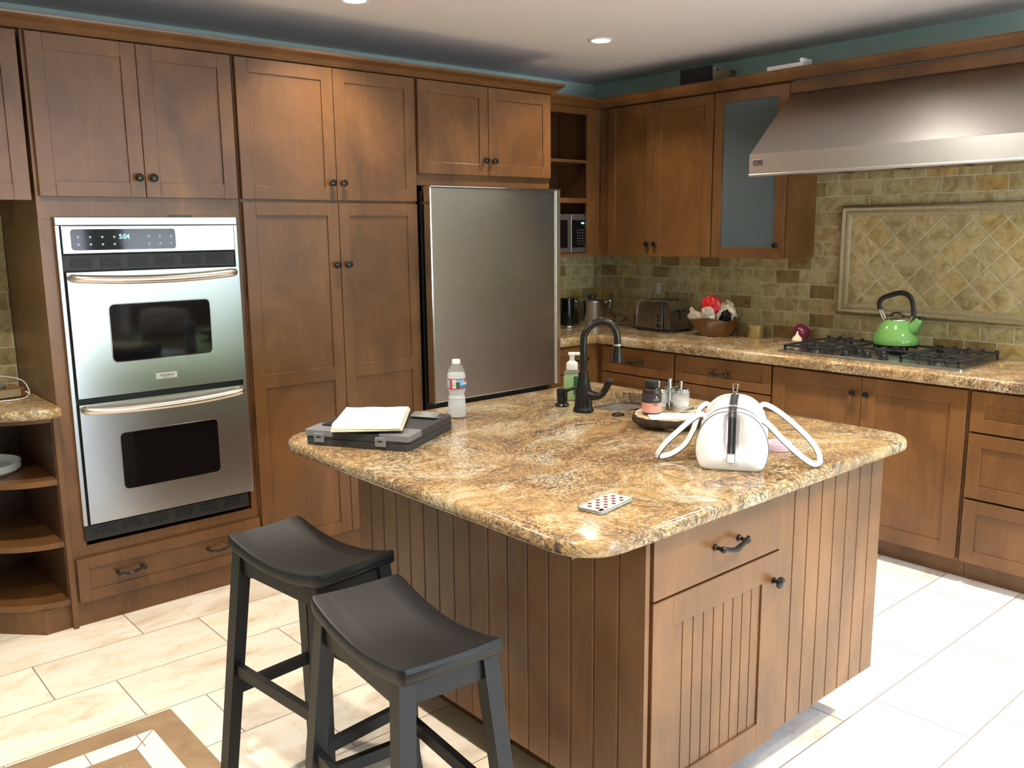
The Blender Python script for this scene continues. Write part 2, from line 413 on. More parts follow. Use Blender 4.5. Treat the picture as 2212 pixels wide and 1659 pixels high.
# tiles behind the worktops: thin tile layers on the two walls
struct(MB('splashY').box(XW-.010, XW, .6, YB-.010, .90, 1.93), 'trim_1')
struct(MB('splashX').box(3.50, XW-.010, YB-.010, YB, .90, 1.42), 'trim_2')
struct(MB('splashX').box(.2, .866, YB-.010, YB, .90, 1.70), 'trim_3')
# framed panel of diamond-set tiles behind the range
PY0, PY1, PZ0, PZ1 = 1.30, 2.446, 1.10, 1.668
struct(MB('diamond').box(XW-.014, XW-.0101, PY0+.03, PY1-.03, PZ0+.03, PZ1-.03), 'trim_4')
prof = [(0, 0), (.010, 0), (.022, .006), (.026, .014), (.022, .022), (.012, .026), (.016, .034), (.015, .044), (.008, .052), (.004, .056), (0, .056)]
mb = MB('stone'); rs = []
for (y, z, dy, dz) in ((PY0, PZ0, 1, 1), (PY1, PZ0, -1, 1), (PY1, PZ1, -1, -1), (PY0, PZ1, 1, -1)):
    rs.append([Vector((XW-.0101-h, y+dy*w, z+dz*w)) for h, w in prof])
mb.rings(rs, closed=True); struct(mb, 'trim_5', sharp=50)

# daylight through the patio door
W = bpy.data.worlds.new('world'); SC.world = W; W.use_nodes = True
g = G(W.node_tree); bg = W.node_tree.nodes['Background']
tc = g.n('ShaderNodeTexCoord').outputs['Generated']; ex, ey, ez = g.sep(tc)
nn = g.noise(tc, 16, 6, .65, .4)
fol = g.ramp(nn, [(.38, (.01, .03, .01)), (.5, (.05, .12, .035)), (.58, (.22, .36, .16)), (.66, (.62, .80, .95))])
skyc = (.58, .80, 1.30)
elev = g.math('ADD', ez, g.math('MULTIPLY', g.math('SUBTRACT', nn, .5), .25))
col = g.mix(g.ramp(elev, [(.20, 0), (.27, 1)]), fol, skyc)
col = g.mix(g.ramp(ez, [(.49-.5+.0, 1), (.02, 0)]), col, (.34, .37, .42))
g.lk(col, bg.inputs[0]); bg.inputs[1].default_value = WORLD_S
for x0, x1, z0, z1 in ((DX0, DX1, 0, DZ), (WX0, WX1, WZ0, WZ1)):
    pl = bpy.data.lights.new('daylight_portal', 'AREA'); pl.shape = 'RECTANGLE'; pl.size = x1-x0; pl.size_y = z1-z0
    pl.energy = 1; pl.cycles.is_portal = True
    po = bpy.data.objects.new('daylight_portal', pl); COL.objects.link(po); po.location = ((x0+x1)/2, YN-.1, (z0+z1)/2); po.rotation_euler = (radians(90), 0, 0)

# unseen base cabinet behind the camera, added to darken oven reflections, is built further down
# recessed ceiling lamps
def can_light(x, y, label, k=1.0):
    t = thing('ceiling_light', label, 'ceiling light', (x, y, ZC), 0, 'recessed ceiling lights')
    MB('white').lathe([(.047, -.0005), (.064, -.0005), (.066, -.004), (.058, -.008), (.047, -.006), (.047, -.0005)], cap=False).done('trim_ring', t)
    MB('lens').lathe([(.0, -.0015), (.045, -.0015), (.046, -.0045), (.0, -.005)], cap=True).done('lens', t)
    L = bpy.data.lights.new('lamp', 'AREA'); L.shape = 'DISK'; L.size = .085; L.energy = CAN_W*k; L.color = (1, .90, .77); L.spread = radians(125)
    o = bpy.data.objects.new('lamp', L); COL.objects.link(o); o.location = (x, y, ZC-.012)
    return t
can_light(3.455, 3.255, 'small round recessed ceiling light, lit, above the right back corner', .5)
can_light(2.06, 3.335, 'round recessed ceiling light cut by the top edge above the pantry', .5)
for (x, y, k) in ((3.45, 1.75, 1.5), (3.45, .20, 1.4), (.68, 2.8, 1.2), (.68, 1.4, 1.3), (2.06, .15, 1.5), (.68, -.2, 1.3)):
    can_light(x, y, 'recessed ceiling light out of view over the kitchen floor', k)

# ------------------------------------------------------------------ cabinet kit (local: width +x, front -y, z up)
def shaker(mb, x0, x1, z0, z1, sw=.058, t=.02, mid=(), grooves=0, rec=.007):
    y0 = -t
    mb.box(x0+.004, x1-.004, -t+rec, 0, z0+.004, z1-.004)
    e = .0018
    mb.box(x0, x0+sw, y0, -.001, z0, z1, e); mb.box(x1-sw, x1, y0, -.001, z0, z1, e)
    rails = [(z0, z0+sw), (z1-sw, z1)] + list(mid)
    for a, b in rails: mb.box(x0+sw-.0005, x1-sw+.0005, y0, -.001, a, b, e)
    if grooves:
        n = int(round((x1-x0-2*sw)/grooves)); w = (x1-x0-2*sw)/n
        for k in range(n):
            a = x0+sw+k*w; mb.prism([(a+.0022, -t+rec+.001), (a+.0005, -t+rec-.0), (a+.0005, -.002), (a+w-.0005, -.002), (a+w-.0005, -t+rec), (a+w-.0022, -t+rec-.0018), (a+.0022, -t+rec-.0018)], z0+sw-.001, z1-sw+.001)
    return mb
KNOB = PULL = None
def knob(parent, x, z, y=-.02):
    global KNOB
    if KNOB is None:
        mb = MB('bronze'); mb.lathe([(.009, 0), (.0095, .003), (.0055, .006), (.005, .013), (.009, .016), (.0155, .018), (.0165, .022), (.0145, .027), (.008, .0295), (0, .030)], axis='-y', seg=24)
        KNOB = mb.done('knob'); o = KNOB
    else: o = KNOB.copy(); COL.objects.link(o)
    o.parent = parent; o.location = (x, y, z); return o
def pull(parent, x, z, y=-.02, w=.10):
    global PULL
    if PULL is None:
        mb = MB('bronze')
        for s in (-1, 1):
            mb.lathe([(.009, 0), (.0085, .004), (.005, .008), (.0052, .02), (.0085, .024), (.009, .03), (.006, .034), (0, .035)], c=(s*.05, 0, 0), axis='-y', seg=16)
        P = bez([(-.056, -.026, .004), (-.046, -.028, .001), (-.03, -.031, -.004), (-.012, -.034, -.008), (0, -.035, -.006), (.012, -.034, -.003), (.03, -.031, .000), (.046, -.028, .004), (.056, -.026, .007)], 4)
        mb.tube(P, [.0055+.0022*math.exp(-((i-16)/7)**2) for i in range(len(P))], 10)
        PULL = mb.done('handle'); o = PULL
    else: o = PULL.copy(); COL.objects.link(o)
    o.parent = parent; o.location = (x, y, z); return o
R90 = -pi/2
def carcass(t, w, d, z0, z1, open_front=False, mat='wood', extra=None, toe=0.0, name='carcass'):
    mb = MB([mat, 'wood_shaded'])
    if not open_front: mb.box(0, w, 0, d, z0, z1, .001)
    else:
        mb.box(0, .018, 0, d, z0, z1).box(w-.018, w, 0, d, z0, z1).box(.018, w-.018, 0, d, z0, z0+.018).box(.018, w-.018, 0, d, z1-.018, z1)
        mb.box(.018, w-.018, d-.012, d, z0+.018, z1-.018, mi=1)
    if toe: mb.box(0, w, .072, d, 0.0, z0)
    if extra: extra(mb)
    return mb.done(name, t)

# ---- left wall (doors face -y): body front at y=3.685, door fronts at 3.665
YC = 3.685; DB = YB-YC-.001
def up_pair(t, xs, z0, z1, kz, x_off, kd=.027):
    """pair of shaker doors with knobs at the meeting stiles; xs in world X"""
    (a0, a1), (b0, b1) = xs
    d1 = shaker(MB('wood'), a0-x_off, a1-x_off, z0, z1).done('door', t); knob(d1, a1-x_off-kd, kz)
    d2 = shaker(MB('wood'), b0-x_off, b1-x_off, z0, z1).done('door', t); knob(d2, b0-x_off+kd, kz)

t = thing('upper_cabinet', 'plain stained wood wall cabinet cut by left edge, beside the wall oven cabinet', 'cabinet', (.10, YC+.012, 0))
carcass(t, .756, DB-.012, 1.70, 2.295)
d = shaker(MB('wood'), .02, .754, 1.69, 2.290).done('door', t)

# oven tall cabinet
t = thing('tall_oven_cabinet', 'tall brown cabinet housing the double wall oven, two doors above, drawer below', 'cabinet', (.868, YC, 0))
w = 1.6600-.868
mb = MB('wood')
mb.box(0, .060, 0, .02, .33, 1.62).box(w-.030, w, 0, .02, .33, 1.62)
mb.box(0, w, 0, .02, 0.0, .33, .001).box(0, w, 0, .02, 1.62, 2.295, .001)
mb.box(0, .018, .02, DB, 0, 2.295).box(w-.018, w, .02, DB, 0, 2.295).box(.018, w-.018, .02, DB, .30, .32).box(.018, w-.018, .02, DB, 1.66, 1.68).box(.018, w-.018, .02, DB, 2.277, 2.295).box(.018, w-.018, DB-.012, DB, 0, 2.27)
mb.done('carcass', t)
up_pair(t, ((.880, 1.2665), (1.2685, 1.650)), 1.705, 2.290, 1.782, .868)
dr = shaker(MB('wood'), .010, .788, .101, .283, sw=.045).done('drawer', t); pull(dr, 1.080-.868, .197); pull(dr, 1.462-.868, .197)

# pantry
t = thing('pantry_cabinet', 'tall brown four-door pantry cabinet between wall oven and refrigerator', 'cabinet', (1.662, YC, 0))
carcass(t, .920, DB, 0.0, 2.295)
up_pair(t, ((1.669, 2.1295), (2.1325, 2.577)), 1.705, 2.290, 1.783, 1.662)
for (a, b, kx) in ((1.669, 2.1325, 2.108), (2.1355, 2.577, 2.168)):
    d = shaker(MB('wood'), a-1.662, b-1.662, .112, 1.693, mid=[(.872, .936)]).done('door', t); knob(d, kx-1.662, 1.411)

# cabinet above refrigerator with its end panel
t = thing('over_fridge_cabinet', 'brown two-door cabinet directly above the refrigerator', 'cabinet', (2.584, YC, 0))
mb = MB('wood'); mb.box(0, .911, 0, DB, 1.785, 2.295, .001).box(.897, .911, 0, DB, 0, 1.785)
mb.done('carcass', t)
up_pair(t, ((2.597, 3.041), (3.045, 3.490)), 1.843, 2.290, 1.919, 2.584)

# crown mouldings
def crown(name, path, label):
    """path: list of (x, y, nx, ny) with mitre normals; profile goes out and up"""
    pr = [(-.05, 2.2955), (.006, 2.2955), (.010, 2.299), (.016, 2.303), (.026, 2.312), (.042, 2.326), (.052, 2.331), (.055, 2.336), (.055, 2.345), (-.05, 2.345)]
    mb = MB('wood'); rs = []
    for (x, y, nx, ny) in path: rs.append([Vector((x+nx*a, y+ny*a, z)) for a, z in pr])
    mb.rings(rs); return tag(mb.done(name, sharp=40), label, 'moulding')
yc = YC-.018
crown('crown_moulding', [(.10, yc, 0, -1), (3.4975, yc, 1, -1), (3.4975, 3.93, 1, 0)], 'long brown crown moulding on top of the oven, pantry and fridge cabinets')
crown('crown_moulding', [(3.556, 3.925, 0, -1), (4.14, 3.925, -1, -1), (4.14, .60, -1, 0)], 'brown crown moulding above the range hood and the corner cabinets')

# ---- refrigerator
t = thing('refrigerator', 'tall stainless steel refrigerator with black gaps, in front of the pantry end', 'refrigerator', (2.60, 3.60, 0))
MB(['blackmatte']).box(.003, .868, .065, .64, .02, 1.755, .004).done('body', t)
mb = MB('fridge'); mb.box(0, .848, -.012, .055, .693, 1.775, .006); d = mb.done('door', t, label='flat brushed steel door')
MB('satin').box(.846, .884, -.020, .052, .693, 1.775, .006, seg=3).done('door_handle', d, label='full-height vertical steel handle strip')
mb = MB('chrome'); mb.box(-.003, .885, -.022, .056, 1.7745, 1.780, .001).box(-.003, .001, -.014, .056, .69, 1.775, .001); mb.done('edge_trim', d)
MB('fridge').box(0, .884, -.010, .055, .10, .655, .006).done('freezer_drawer', t)
for a in (.06, .8): MB('blackmatte').lathe([(.018, 0), (.018, .0205)], c=(a, .12, 0)).done('foot', t)

# ---- double wall oven
OX0, OX1, OY = .917, 1.633, 3.684
t = thing('double_wall_oven', 'stainless steel double wall oven with two windowed doors and black vents', 'oven', (OX0, OY, 0))
ow = OX1-OX0
mb = MB('steel')
mb.box(0, ow, -.026, -.002, 1.597, 1.629, .003).box(0, .016, -.024, -.002, .417, 1.597, .002).box(ow-.016, ow, -.024, -.002, .417, 1.597, .002)
mb.done('trim_frame', t)
MB('blackmatte').box(.018, ow-.018, .0, .54, .37, 1.59).box(.016, ow-.016, -.010, .0, .417, 1.60).done('body', t)
cp = MB('steel').box(.018, ow-.018, -.034, -.010, 1.490, 1.596, .003).done('control_panel', t)
mb = MB('blackgloss'); mb.prism(rrect(.050, .446, 1.503, 1.583, .012), -.0365, -.0345, plane='xz'); dp = mb.done('display', cp, label='black glossy touch display')
text('5:04', .026, 'clock_digits', 'clock', dp, (.245, -.0370, 1.553), (pi/2, 0, 0), sx=.9)
mb = MB('lid')
for k in range(9):
    for j in range(2):
        if 3 < k < 6: continue
        mb.lathe([(.0045, 0), (.0045, .0004)], c=(.075+k*.044, -.0366, 1.525+j*.028), axis='-y', seg=10)
mb.done('touch_marks', dp, kind='stuff')
mb = MB('bronze'); mb.prism([(.44, 1.629), (.535, 1.629), (.525, 1.636), (.45, 1.636)], -.02, -.006, plane='xz'); mb.done('latch', t)
def vent(z0, z1, y=-.020):
    mb = MB(['blackmatte', 'black']); mb.box(.002 if z1 < .5 else .016, ow-.002-(.014 if z1 > .5 else .02), y, -.002, z0, z1, .003)
    n = 6
    for k in range(n):
        a = .045+k*(ow-.075)/n
        for j in range(4):
            zz = z0+.016+j*(z1-z0-.028)/4; mb.box(a, a+.075, y-.0035, y+.001, zz, zz+.006, .001, mi=1)
    return mb.done('vent_grille', t)
vent(1.424, 1.488); vent(.350, .414, -.016)
def oven_door(z0, z1, wz0, wz1, hz, badge):
    x0, x1 = .022, ow-.016; n = 14
    mb = MB('steel'); y = -.040
    # face bows very slightly outward; window cut as four strips round the glass
    wx0, wx1 = .170, .558
    for (a, b, c, d_) in ((x0, wx0, z0, z1), (wx1, x1, z0, z1), (wx0, wx1, z0, wz0), (wx0, wx1, wz1, z1)):
        mb.box(a, b, y, -.012, c, d_, 0)
    bmesh.ops.remove_doubles(mb.bm, verts=mb.bm.verts, dist=1e-5)
    # slim outer lip
    o = mb.done('oven_door', t)
    m2 = MB('blackgloss'); m2.prism(rrect(wx0-.006, wx1+.006, wz0-.006, wz1+.006, .018), y-.0015, y+.002, plane='xz'); m2.done('window_glass', o, label='dark oven window glass')
    m3 = MB('chrome'); out = rrect(wx0-.008, wx1+.008, wz0-.008, wz1+.008, .020)
    m3.tube([Vector((a, y-.0008, b)) for a, b in out], .0016, 6, closed=True); m3.done('window_rim', o)
    P = bez([(.040, y, hz+.002), (.043, y-.020, hz+.001), (.075, y-.034, hz-.002), (.20, y-.046, hz-.009), (ow/2, y-.050, hz-.012), (ow-.20, y-.046, hz-.009), (ow-.075, y-.034, hz-.002), (ow-.043, y-.020, hz+.001), (ow-.040, y, hz+.002)], 6)
    MB('satin').tube(P, .0160, 16, flat=1.0).done('handle', o, label='bowed brushed metal bar handle')
    if badge:
        b_ = MB('casegrey2').box(.320, .408, y-.004, y, .976, 1.000, .001).done('brand_badge', o)
        text('Frigidaire', .0155, 'badge_lettering', 'case', b_, (.364, y-.0042, .991), (pi/2, 0, 0), ext=.0002, shear=.4)
        text('GALLERY', .005, 'badge_lettering', 'case', b_, (.364, y-.0042, .981), (pi/2, 0, 0), ext=.0002)
    return o
oven_door(.932, 1.420, 1.070, 1.284, 1.397, True)
oven_door(.424, .907, .550, .768, .886, False)

# ---- curved open end shelves and worktop at far left
CX, CY, RA, RB = .846, 4.279, .40, .60
def quarter(a, b, z0, z1, mb, cx=CX, n=20, mi=None):
    P = [(cx, CY)]+[(cx-a*sin(t*pi/2/n), CY-b*cos(t*pi/2/n)) for t in range(n+1)]
    return mb.prism(P, z0, z1, mi=mi)
t = thing('curved_shelf_unit', 'open base shelf unit with rounded shelves beside the wall oven, at left edge', 'shelf unit')
mb = MB(['wood', 'wood_shaded']); mb.box(.846, .866, CY-.612, CY, 0, .874, .001).box(.40, .846, CY-.006, CY, .12, .874, mi=1).box(.842, .846, CY-.59, CY-.006, .12, .86, mi=1); mb.done('side_panel', t)
for z0, z1 in ((.100, .124), (.345, .367), (.600, .622), (.850, .874)):
    m_ = quarter(RA-.005, RB-.006, z0, z1, MB('wood')); m_.done('shelf', t, sharp=30)
mb = MB('wood'); mb.prism([(.846, CY), (.846, CY-.585), (.75, CY-.590), (.62, CY-.455), (.52, CY-.30), (.48, CY)], 0, .099); mb.done('toe_kick', t)

def granite_slab(name, outer, hole, z0, z1, label, bev=.016, skip=None):
    bm = bmesh.new(); es = []
    def loop(p):
        vs = [bm.verts.new((x, y, z1)) for x, y in p]; return [bm.edges.new((vs[i], vs[(i+1) % len(vs)])) for i in range(len(vs))]
    eo = loop(outer); eh = loop(hole) if hole else []
    bmesh.ops.triangle_fill(bm, use_beauty=True, use_dissolve=True, edges=eo+eh)
    r = bmesh.ops.extrude_face_region(bm, geom=bm.faces[:])
    vb = [v for v in r['geom'] if isinstance(v, bmesh.types.BMVert)]
    for v in vb: v.co.z = z0
    bmesh.ops.recalc_face_normals(bm, faces=bm.faces)
    ed = [e for e in bm.edges if len(e.link_faces) == 2 and e.calc_face_angle() > 1.2 and abs(e.verts[0].co.z-e.verts[1].co.z) < 1e-6]
    if skip: ed = [e for e in ed if not skip((e.verts[0].co+e.verts[1].co)/2)]
    bmesh.ops.bevel(bm, geom=ed, offset=bev, segments=5, affect='EDGES', profile=.5)
    for f in bm.faces: f.smooth = True
    mb = MB('granite'); mb.bm.free(); mb.bm = bm
    return tag(mb.done(name, sharp=40), label, 'worktop')
P = [(.866, CY), (.866, CY-.668), (.86, CY-.672)]+[(.86-.44*sin(k*pi/2/16), CY-.672*cos(k*pi/2/16)) for k in range(1, 17)]
granite_slab('granite_worktop', P, None, .8745, .914, 'short granite worktop with rounded front at left edge beside the oven', bev=.014, skip=lambda c: c.x > .864 or c.y > CY-.001)

# ---- corner open cabinet by the fridge
t = thing('open_corner_cabinet', 'dark open-fronted wall cabinet with microwave niche right of the refrigerator', 'cabinet', (3.499, 3.945, 0))
w = 4.183-3.499; dd = YB-3.945-.011
mb = MB(['wood', 'wood_shaded'])
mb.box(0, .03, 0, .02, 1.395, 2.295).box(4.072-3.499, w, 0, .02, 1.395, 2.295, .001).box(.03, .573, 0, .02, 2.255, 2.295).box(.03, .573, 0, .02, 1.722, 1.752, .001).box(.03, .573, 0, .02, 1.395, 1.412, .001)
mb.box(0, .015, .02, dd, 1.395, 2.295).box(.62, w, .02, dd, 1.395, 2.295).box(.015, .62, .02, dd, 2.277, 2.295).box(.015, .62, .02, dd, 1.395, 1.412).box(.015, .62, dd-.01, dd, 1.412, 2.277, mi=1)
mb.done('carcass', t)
MB('wood').box(.016, .618, .022, dd-.011, 1.724, 1.745).done('shelf', t)
MB('wood').box(.016, .618, .006, dd-.011, 1.965, 1.983).done('shelf', t)
# microwave
t = thing('microwave', 'small dark steel microwave in the niche right of the refrigerator', 'microwave', (3.62, 3.972, 1.4125))
MB('micro').box(0, .462, .012, .27, 0, .243, .004).done('body', t)
d = MB(['micro', 'blackgloss']).box(0, .33, -.004, .012, .002, .241, .003).box(.03, .30, -.0055, -.004, .035, .205, mi=1).done('door', t)
cpn = MB(['micro', 'blackgloss']).box(.332, .462, -.004, .012, .002, .241, .003).box(.338, .452, -.006, -.004, .035, .205, mi=1).done('control_panel', t)
mb = MB('lid')
for j in range(6):
    for k in range(3): mb.box(.385+k*.022, .385+k*.022+.009, -.0068, -.006, .055+j*.017, .055+j*.017+.006)
mb.done('keypad', cpn)
text('1:03', .016, 'clock_digits', 'clock', cpn, (.430, -.0068, .186), (pi/2, 0, 0))

t = thing('base_cabinet', 'brown cabinet block added unseen behind the camera to darken the oven reflection', 'cabinet', (2.84, YN+.02, 0))
MB('wood').box(0, 1.55, 0, .60, .10, .90).box(0, 1.55, 0, .53, 0, .10).done('carcass', t)  # unseen block, added to darken what the oven doors reflect
# ---- right wall uppers (doors face -x), body front at 4.187
XU = 4.187; DU = XW-XU-.0005
t = thing('upper_cabinet', 'brown two-door wall cabinet above the toaster in the corner', 'cabinet', (XU, 3.943, 0), R90)
carcass(t, 3.943-3.071, DU, 1.395, 2.295)
for (a, b, kx) in ((3.858, 3.499, 3.527), (3.496, 3.074, 3.468)):
    d = shaker(MB('wood'), 3.943-a, 3.943-b, 1.395, 2.288).done('door', t); knob(d, 3.943-kx, 1.468)
t = thing('glass_door_cabinet', 'wall cabinet with one frosted glass door left of the range hood', 'cabinet', (XU, 3.069, 0), R90)
gw = 3.069-2.604
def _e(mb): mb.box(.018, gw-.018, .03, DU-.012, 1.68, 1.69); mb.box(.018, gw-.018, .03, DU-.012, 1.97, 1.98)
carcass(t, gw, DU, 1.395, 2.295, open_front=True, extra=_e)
mb = MB('wood'); a, b = .003, gw-.004
for q in ((a, a+.058, 1.395, 2.288), (b-.058, b, 1.395, 2.288)): mb.box(q[0], q[1], -.02, -.001, q[2], q[3], .0018)
for q in ((1.395, 1.455), (2.230, 2.288)): mb.box(a+.0575, b-.0575, -.02, -.001, q[0], q[1], .0018)
d = mb.done('door', t); knob(d, 3.069-2.645, 1.466)
MB('frost').box(a+.05, b-.05, -.012, -.006, 1.45, 2.235).done('glass_pane', d, label='frosted glass pane')
tag(MB('paperw').box(4.26, 4.42, 2.66, 2.99, 1.4135, 1.655, .012).done('storage_box'), 'pale box showing blurred behind the lower half of the frosted glass door', 'box')
# valance over the hood
tag(MB('wood').box(4.170, 4.185, .60, 2.602, 2.235, 2.2895, .001).done('hood_valance'), 'narrow wooden valance board between the range hood top and crown moulding', 'valance')

# ---- range hood
t = thing('range_hood', 'large sloped stainless steel range hood over the gas cooktop', 'range hood', (0, 0, 0))
H0, H1, HX = 1.352, 2.640, 3.885
mb = MB('hood')
mb.prism([(HX, 1.822), (HX, 1.921), (HX+.006, 1.924), (4.235, 2.288), (XW-.0105, 2.288), (XW-.0105, 1.860), (HX+.03, 1.860), (HX+.03, 1.822)], H0, H1, plane='xz')
for v in mb.bm.verts:
    if v.co.x > 4.1 and v.co.y > 2: v.co.y = 2.599
hb = mb.done('canopy', t)
MB('hood').box(HX-.006, HX+.030, H0, H1, 1.812, 1.824, .003).done('front_lip', hb)
mb = MB(['micro', 'blackmatte']); mb.box(HX+.031, XW-.011, H0+.004, 2.590, 1.835, 1.8595)
for k in range(4):
    a = H0+.09+k*.295; mb.box(HX+.14, XW-.14, a, a+.24, 1.828, 1.836, .003, mi=1)
mb.lathe([(.011, 1.812), (.013, 1.829)], c=(HX+.07, 1.72, 0), mi=1)
mb.done('filter_panel', t)
b_ = MB('micro').box(HX-.002, HX+.001, 2.558, 2.618, 1.862, 1.893, .0008).done('brand_badge', hb)
MB('blackmatte').box(HX-.003, HX-.0018, 2.572, 2.584, 1.875, 1.881).done('badge_mark', b_)

# ---- base cabinets under the range worktop (doors face -x), door fronts at x=3.903
XBF = 3.923; DBF = XW-XBF-.001; ZT = .876
def base_r(y1, y0, label):
    t = thing('base_cabinet', label, 'cabinet', (XBF, y1, 0), R90)
    carcass(t, y1-y0, DBF, .100, ZT, toe=1); return t
def drawer(t, Y, y1, y0, z0, z1, hx=True, sw=.05):
    d = shaker(MB('wood'), Y-y1, Y-y0, z0, z1, sw=sw).done('drawer', t)
    if hx: pull(d, Y-(y1+y0)/2, (z0+z1)/2+.002)
    return d
Y = 3.70; t = base_r(3.70, 3.101, 'base cabinet with stacked drawers below the toaster, nearest the corner')
for a, b in ((.713, .866), (.412, .705), (.106, .404)): drawer(t, Y, 3.652, 3.106, a, b)
Y = 3.099; t = base_r(3.099, 2.475, 'base cabinet with stacked drawers below the bread basket')
for a, b in ((.717, .866), (.412, .709), (.106, .404)): drawer(t, Y, 3.093, 2.480, a, b)
Y = 2.473; t = base_r(2.473, 1.513, 'double-door base cabinet under the gas cooktop')
d = shaker(MB('wood'), Y-2.469, Y-1.996, .106, .866, sw=.068).done('door', t); knob(d, Y-2.030, .789)
d = shaker(MB('wood'), Y-1.993, Y-1.521, .106, .866, sw=.068).done('door', t); knob(d, Y-1.963, .789)
Y = 1.511; t = base_r(1.511, .75, 'drawer base cabinet cut by the right edge of the picture')
for a, b in ((.692, .866), (.398, .682), (.106, .388)):
    drawer(t, Y, 1.503, .755, a, b, sw=.056)
# base by the fridge, drawers face -y
t = thing('base_cabinet', 'short base cabinet facing the room between refrigerator and corner', 'cabinet', (3.499, 3.702, 0))
carcass(t, XBF-3.50, YB-3.702-.001, .10, ZT, toe=1)
for a, b in ((.717, .866), (.412, .709), (.106, .404)):
    d = shaker(MB('wood'), .004, .300, a, b, sw=.045).done('drawer', t); pull(d, .235, (a+b)/2+.002)
tag(MB('wood').box(3.9235, XW-.002, 3.7025, YB-.0015, 0, .874).done('corner_base_filler'), 'plain brown corner filler of the base cabinets under the corner worktop', 'filler')
P = [(3.499, YB-.0105), (3.499, 3.672), (3.872, 3.672), (3.872, .62), (XW-.0105, .62), (XW-.0105, YB-.0105)]
granite_slab('granite_worktop', P, None, .8765, .932, 'long L-shaped granite worktop along the range wall, carrying the cooktop', bev=.018,
             skip=lambda c: c.x < 3.51 or c.x > XW-.02 or c.y > YB-.02)
ZR = .932

# ---- gas cooktop
KX, KY = 3.955, 2.03
t = thing('gas_cooktop', 'stainless steel gas cooktop with black cast iron grates', 'cooktop', (KX, KY, ZR))
MB('steel').prism(rrect(0, .50, -.457, .457, .02), 0.0003, .010).box(.018, .482, -.44, .44, .010, .012, .001).done('base_plate', t)
def grate(x0, x1, y0, y1, nx, ny, cen):
    mb = MB('iron'); z0, z1 = .030, .040; w = .006
    mb.box(x0, x1, y0, y0+.012, z0, z1, .002).box(x0, x1, y1-.012, y1, z0, z1, .002).box(x0, x0+.012, y0, y1, z0, z1, .002).box(x1-.012, x1, y0, y1, z0, z1, .002)
    for a in (x0+.006, x1-.006):
        for b in (y0+.006, (y0+y1)/2, y1-.006): mb.box(a-.005, a+.005, b-.005, b+.005, .012, z0+.003)
    for (cx, cy) in cen:
        for k in range(8):
            an = k*pi/4; r0, r1 = .028, (.085 if k % 2 else .105)
            ex, ey = cx+r1*cos(an), cy+r1*sin(an); ex = min(max(ex, x0+.004), x1-.004); ey = min(max(ey, y0+.004), y1-.004)
            mb.tube([(cx+r0*cos(an), cy+r0*sin(an), .041), ((cx+ex)/2, (cy+ey)/2, .044), (ex, ey, .040)], [.0045, .005, .0048], 6)
    for k in range(1, nx): a = x0+k*(x1-x0)/nx; mb.box(a-.004, a+.004, y0, y1, z0+.001, z1-.001, .001)
    for k in range(1, ny): b = y0+k*(y1-y0)/ny; mb.box(x0, x0+.07, b-.004, b+.004, z0+.001, z1, .001).box(x1-.07, x1, b-.004, b+.004, z0+.001, z1, .001)
    for k in range(ny+1): b = y0+.008+k*(y1-y0-.016)/ny; mb.box(x1-.02, x1-.004, b-.008, b+.008, z1-.002, z1+.010, .003)
    return mb.done('grate', t)
L1 = ((.13, .305), (.37, .305)); L2 = ((.13, -.305), (.37, -.305)); L3 = ((.345, 0),)
grate(.030, .470, .165, .435, 2, 4, L1); grate(.030, .470, -.435, -.165, 2, 4, L2); grate(.215, .470, -.160, .160, 1, 3, L3)
for (a, b) in L1+L2+L3:
    o = MB('iron').lathe([(.052, .0121), (.05, .016), (.038, .018), (.036, .024), (.030, .027), (0, .028)], c=(a, b, 0), seg=24).done('burner', t)
for (a, b) in ((.060, .115), (.135, .085), (.090, .020), (.150, -.030), (.062, -.075)):
    MB('black').lathe([(.024, .0121), (.024, .016), (.017, .020), (.016, .034), (.014, .037), (0, .038)], c=(a, b, 0), seg=20).box(a-.003, a+.003, b-.016, b+.016, .036, .042, .0015).done('control_knob', t)

# ---- kettle
KZ = ZR+.0500
t = thing('tea_kettle', 'green enamel whistling kettle with black handle on the cooktop', 'kettle', (4.30, 2.035, KZ), radians(-93))
mb = MB('green'); mb.lathe([(.098, 0), (.108, .004), (.110, .014), (.108, .03), (.098, .058), (.082, .088), (.066, .110), (.056, .121), (.054, .124), (0, .1245)], seg=48)
sp = bez([(.055, 0, .055), (.085, 0, .085), (.104, 0, .110), (.116, 0, .134)], 4)
mb.tube(sp, [.040-.024*i/(len(sp)-1) for i in range(len(sp))], 20); kb = mb.done('body', t)
MB('black').lathe([(.0175, 0), (.0175, .006), (.010, .008), (0, .0085)], c=(.120, 0, .1345)).box(.10, .135, -.006, .006, .140, .146, .002).done('spout_cap', kb)
lid = MB('chrome').lathe([(.056, .1215), (.055, .126), (.045, .134), (.02, .139), (0, .140)], seg=32).done('lid', t)
MB('black').tube(bez([(-.034, 0, .135), (-.026, 0, .150), (0, 0, .156), (.026, 0, .150), (.034, 0, .135)], 5), .0055, 10).done('lid_grip', lid)
P = bez([(-.088, 0, .165), (-.098, 0, .195), (-.080, 0, .225), (-.035, 0, .243), (.012, 0, .255), (.050, 0, .245), (.072, 0, .215), (.082, 0, .165), (.082, 0, .140)], 5)
hb = MB('blackmatte').tube(P, [.0125]*len(P), 12, flat=.75, upv=(0, 1, 0)).done('handle', t)
mb = MB('chrome')
for s, x0, z0, x1 in ((-1, -.090, .168, -.060), (1, .084, .145, .062)):

    for yy in (-.012, .012): mb.tube([(x0, yy*.8, z0), ((x0*1.02+x1)/2, yy, (z0+.115)/2), (x1, yy, .112)], .004, 8)

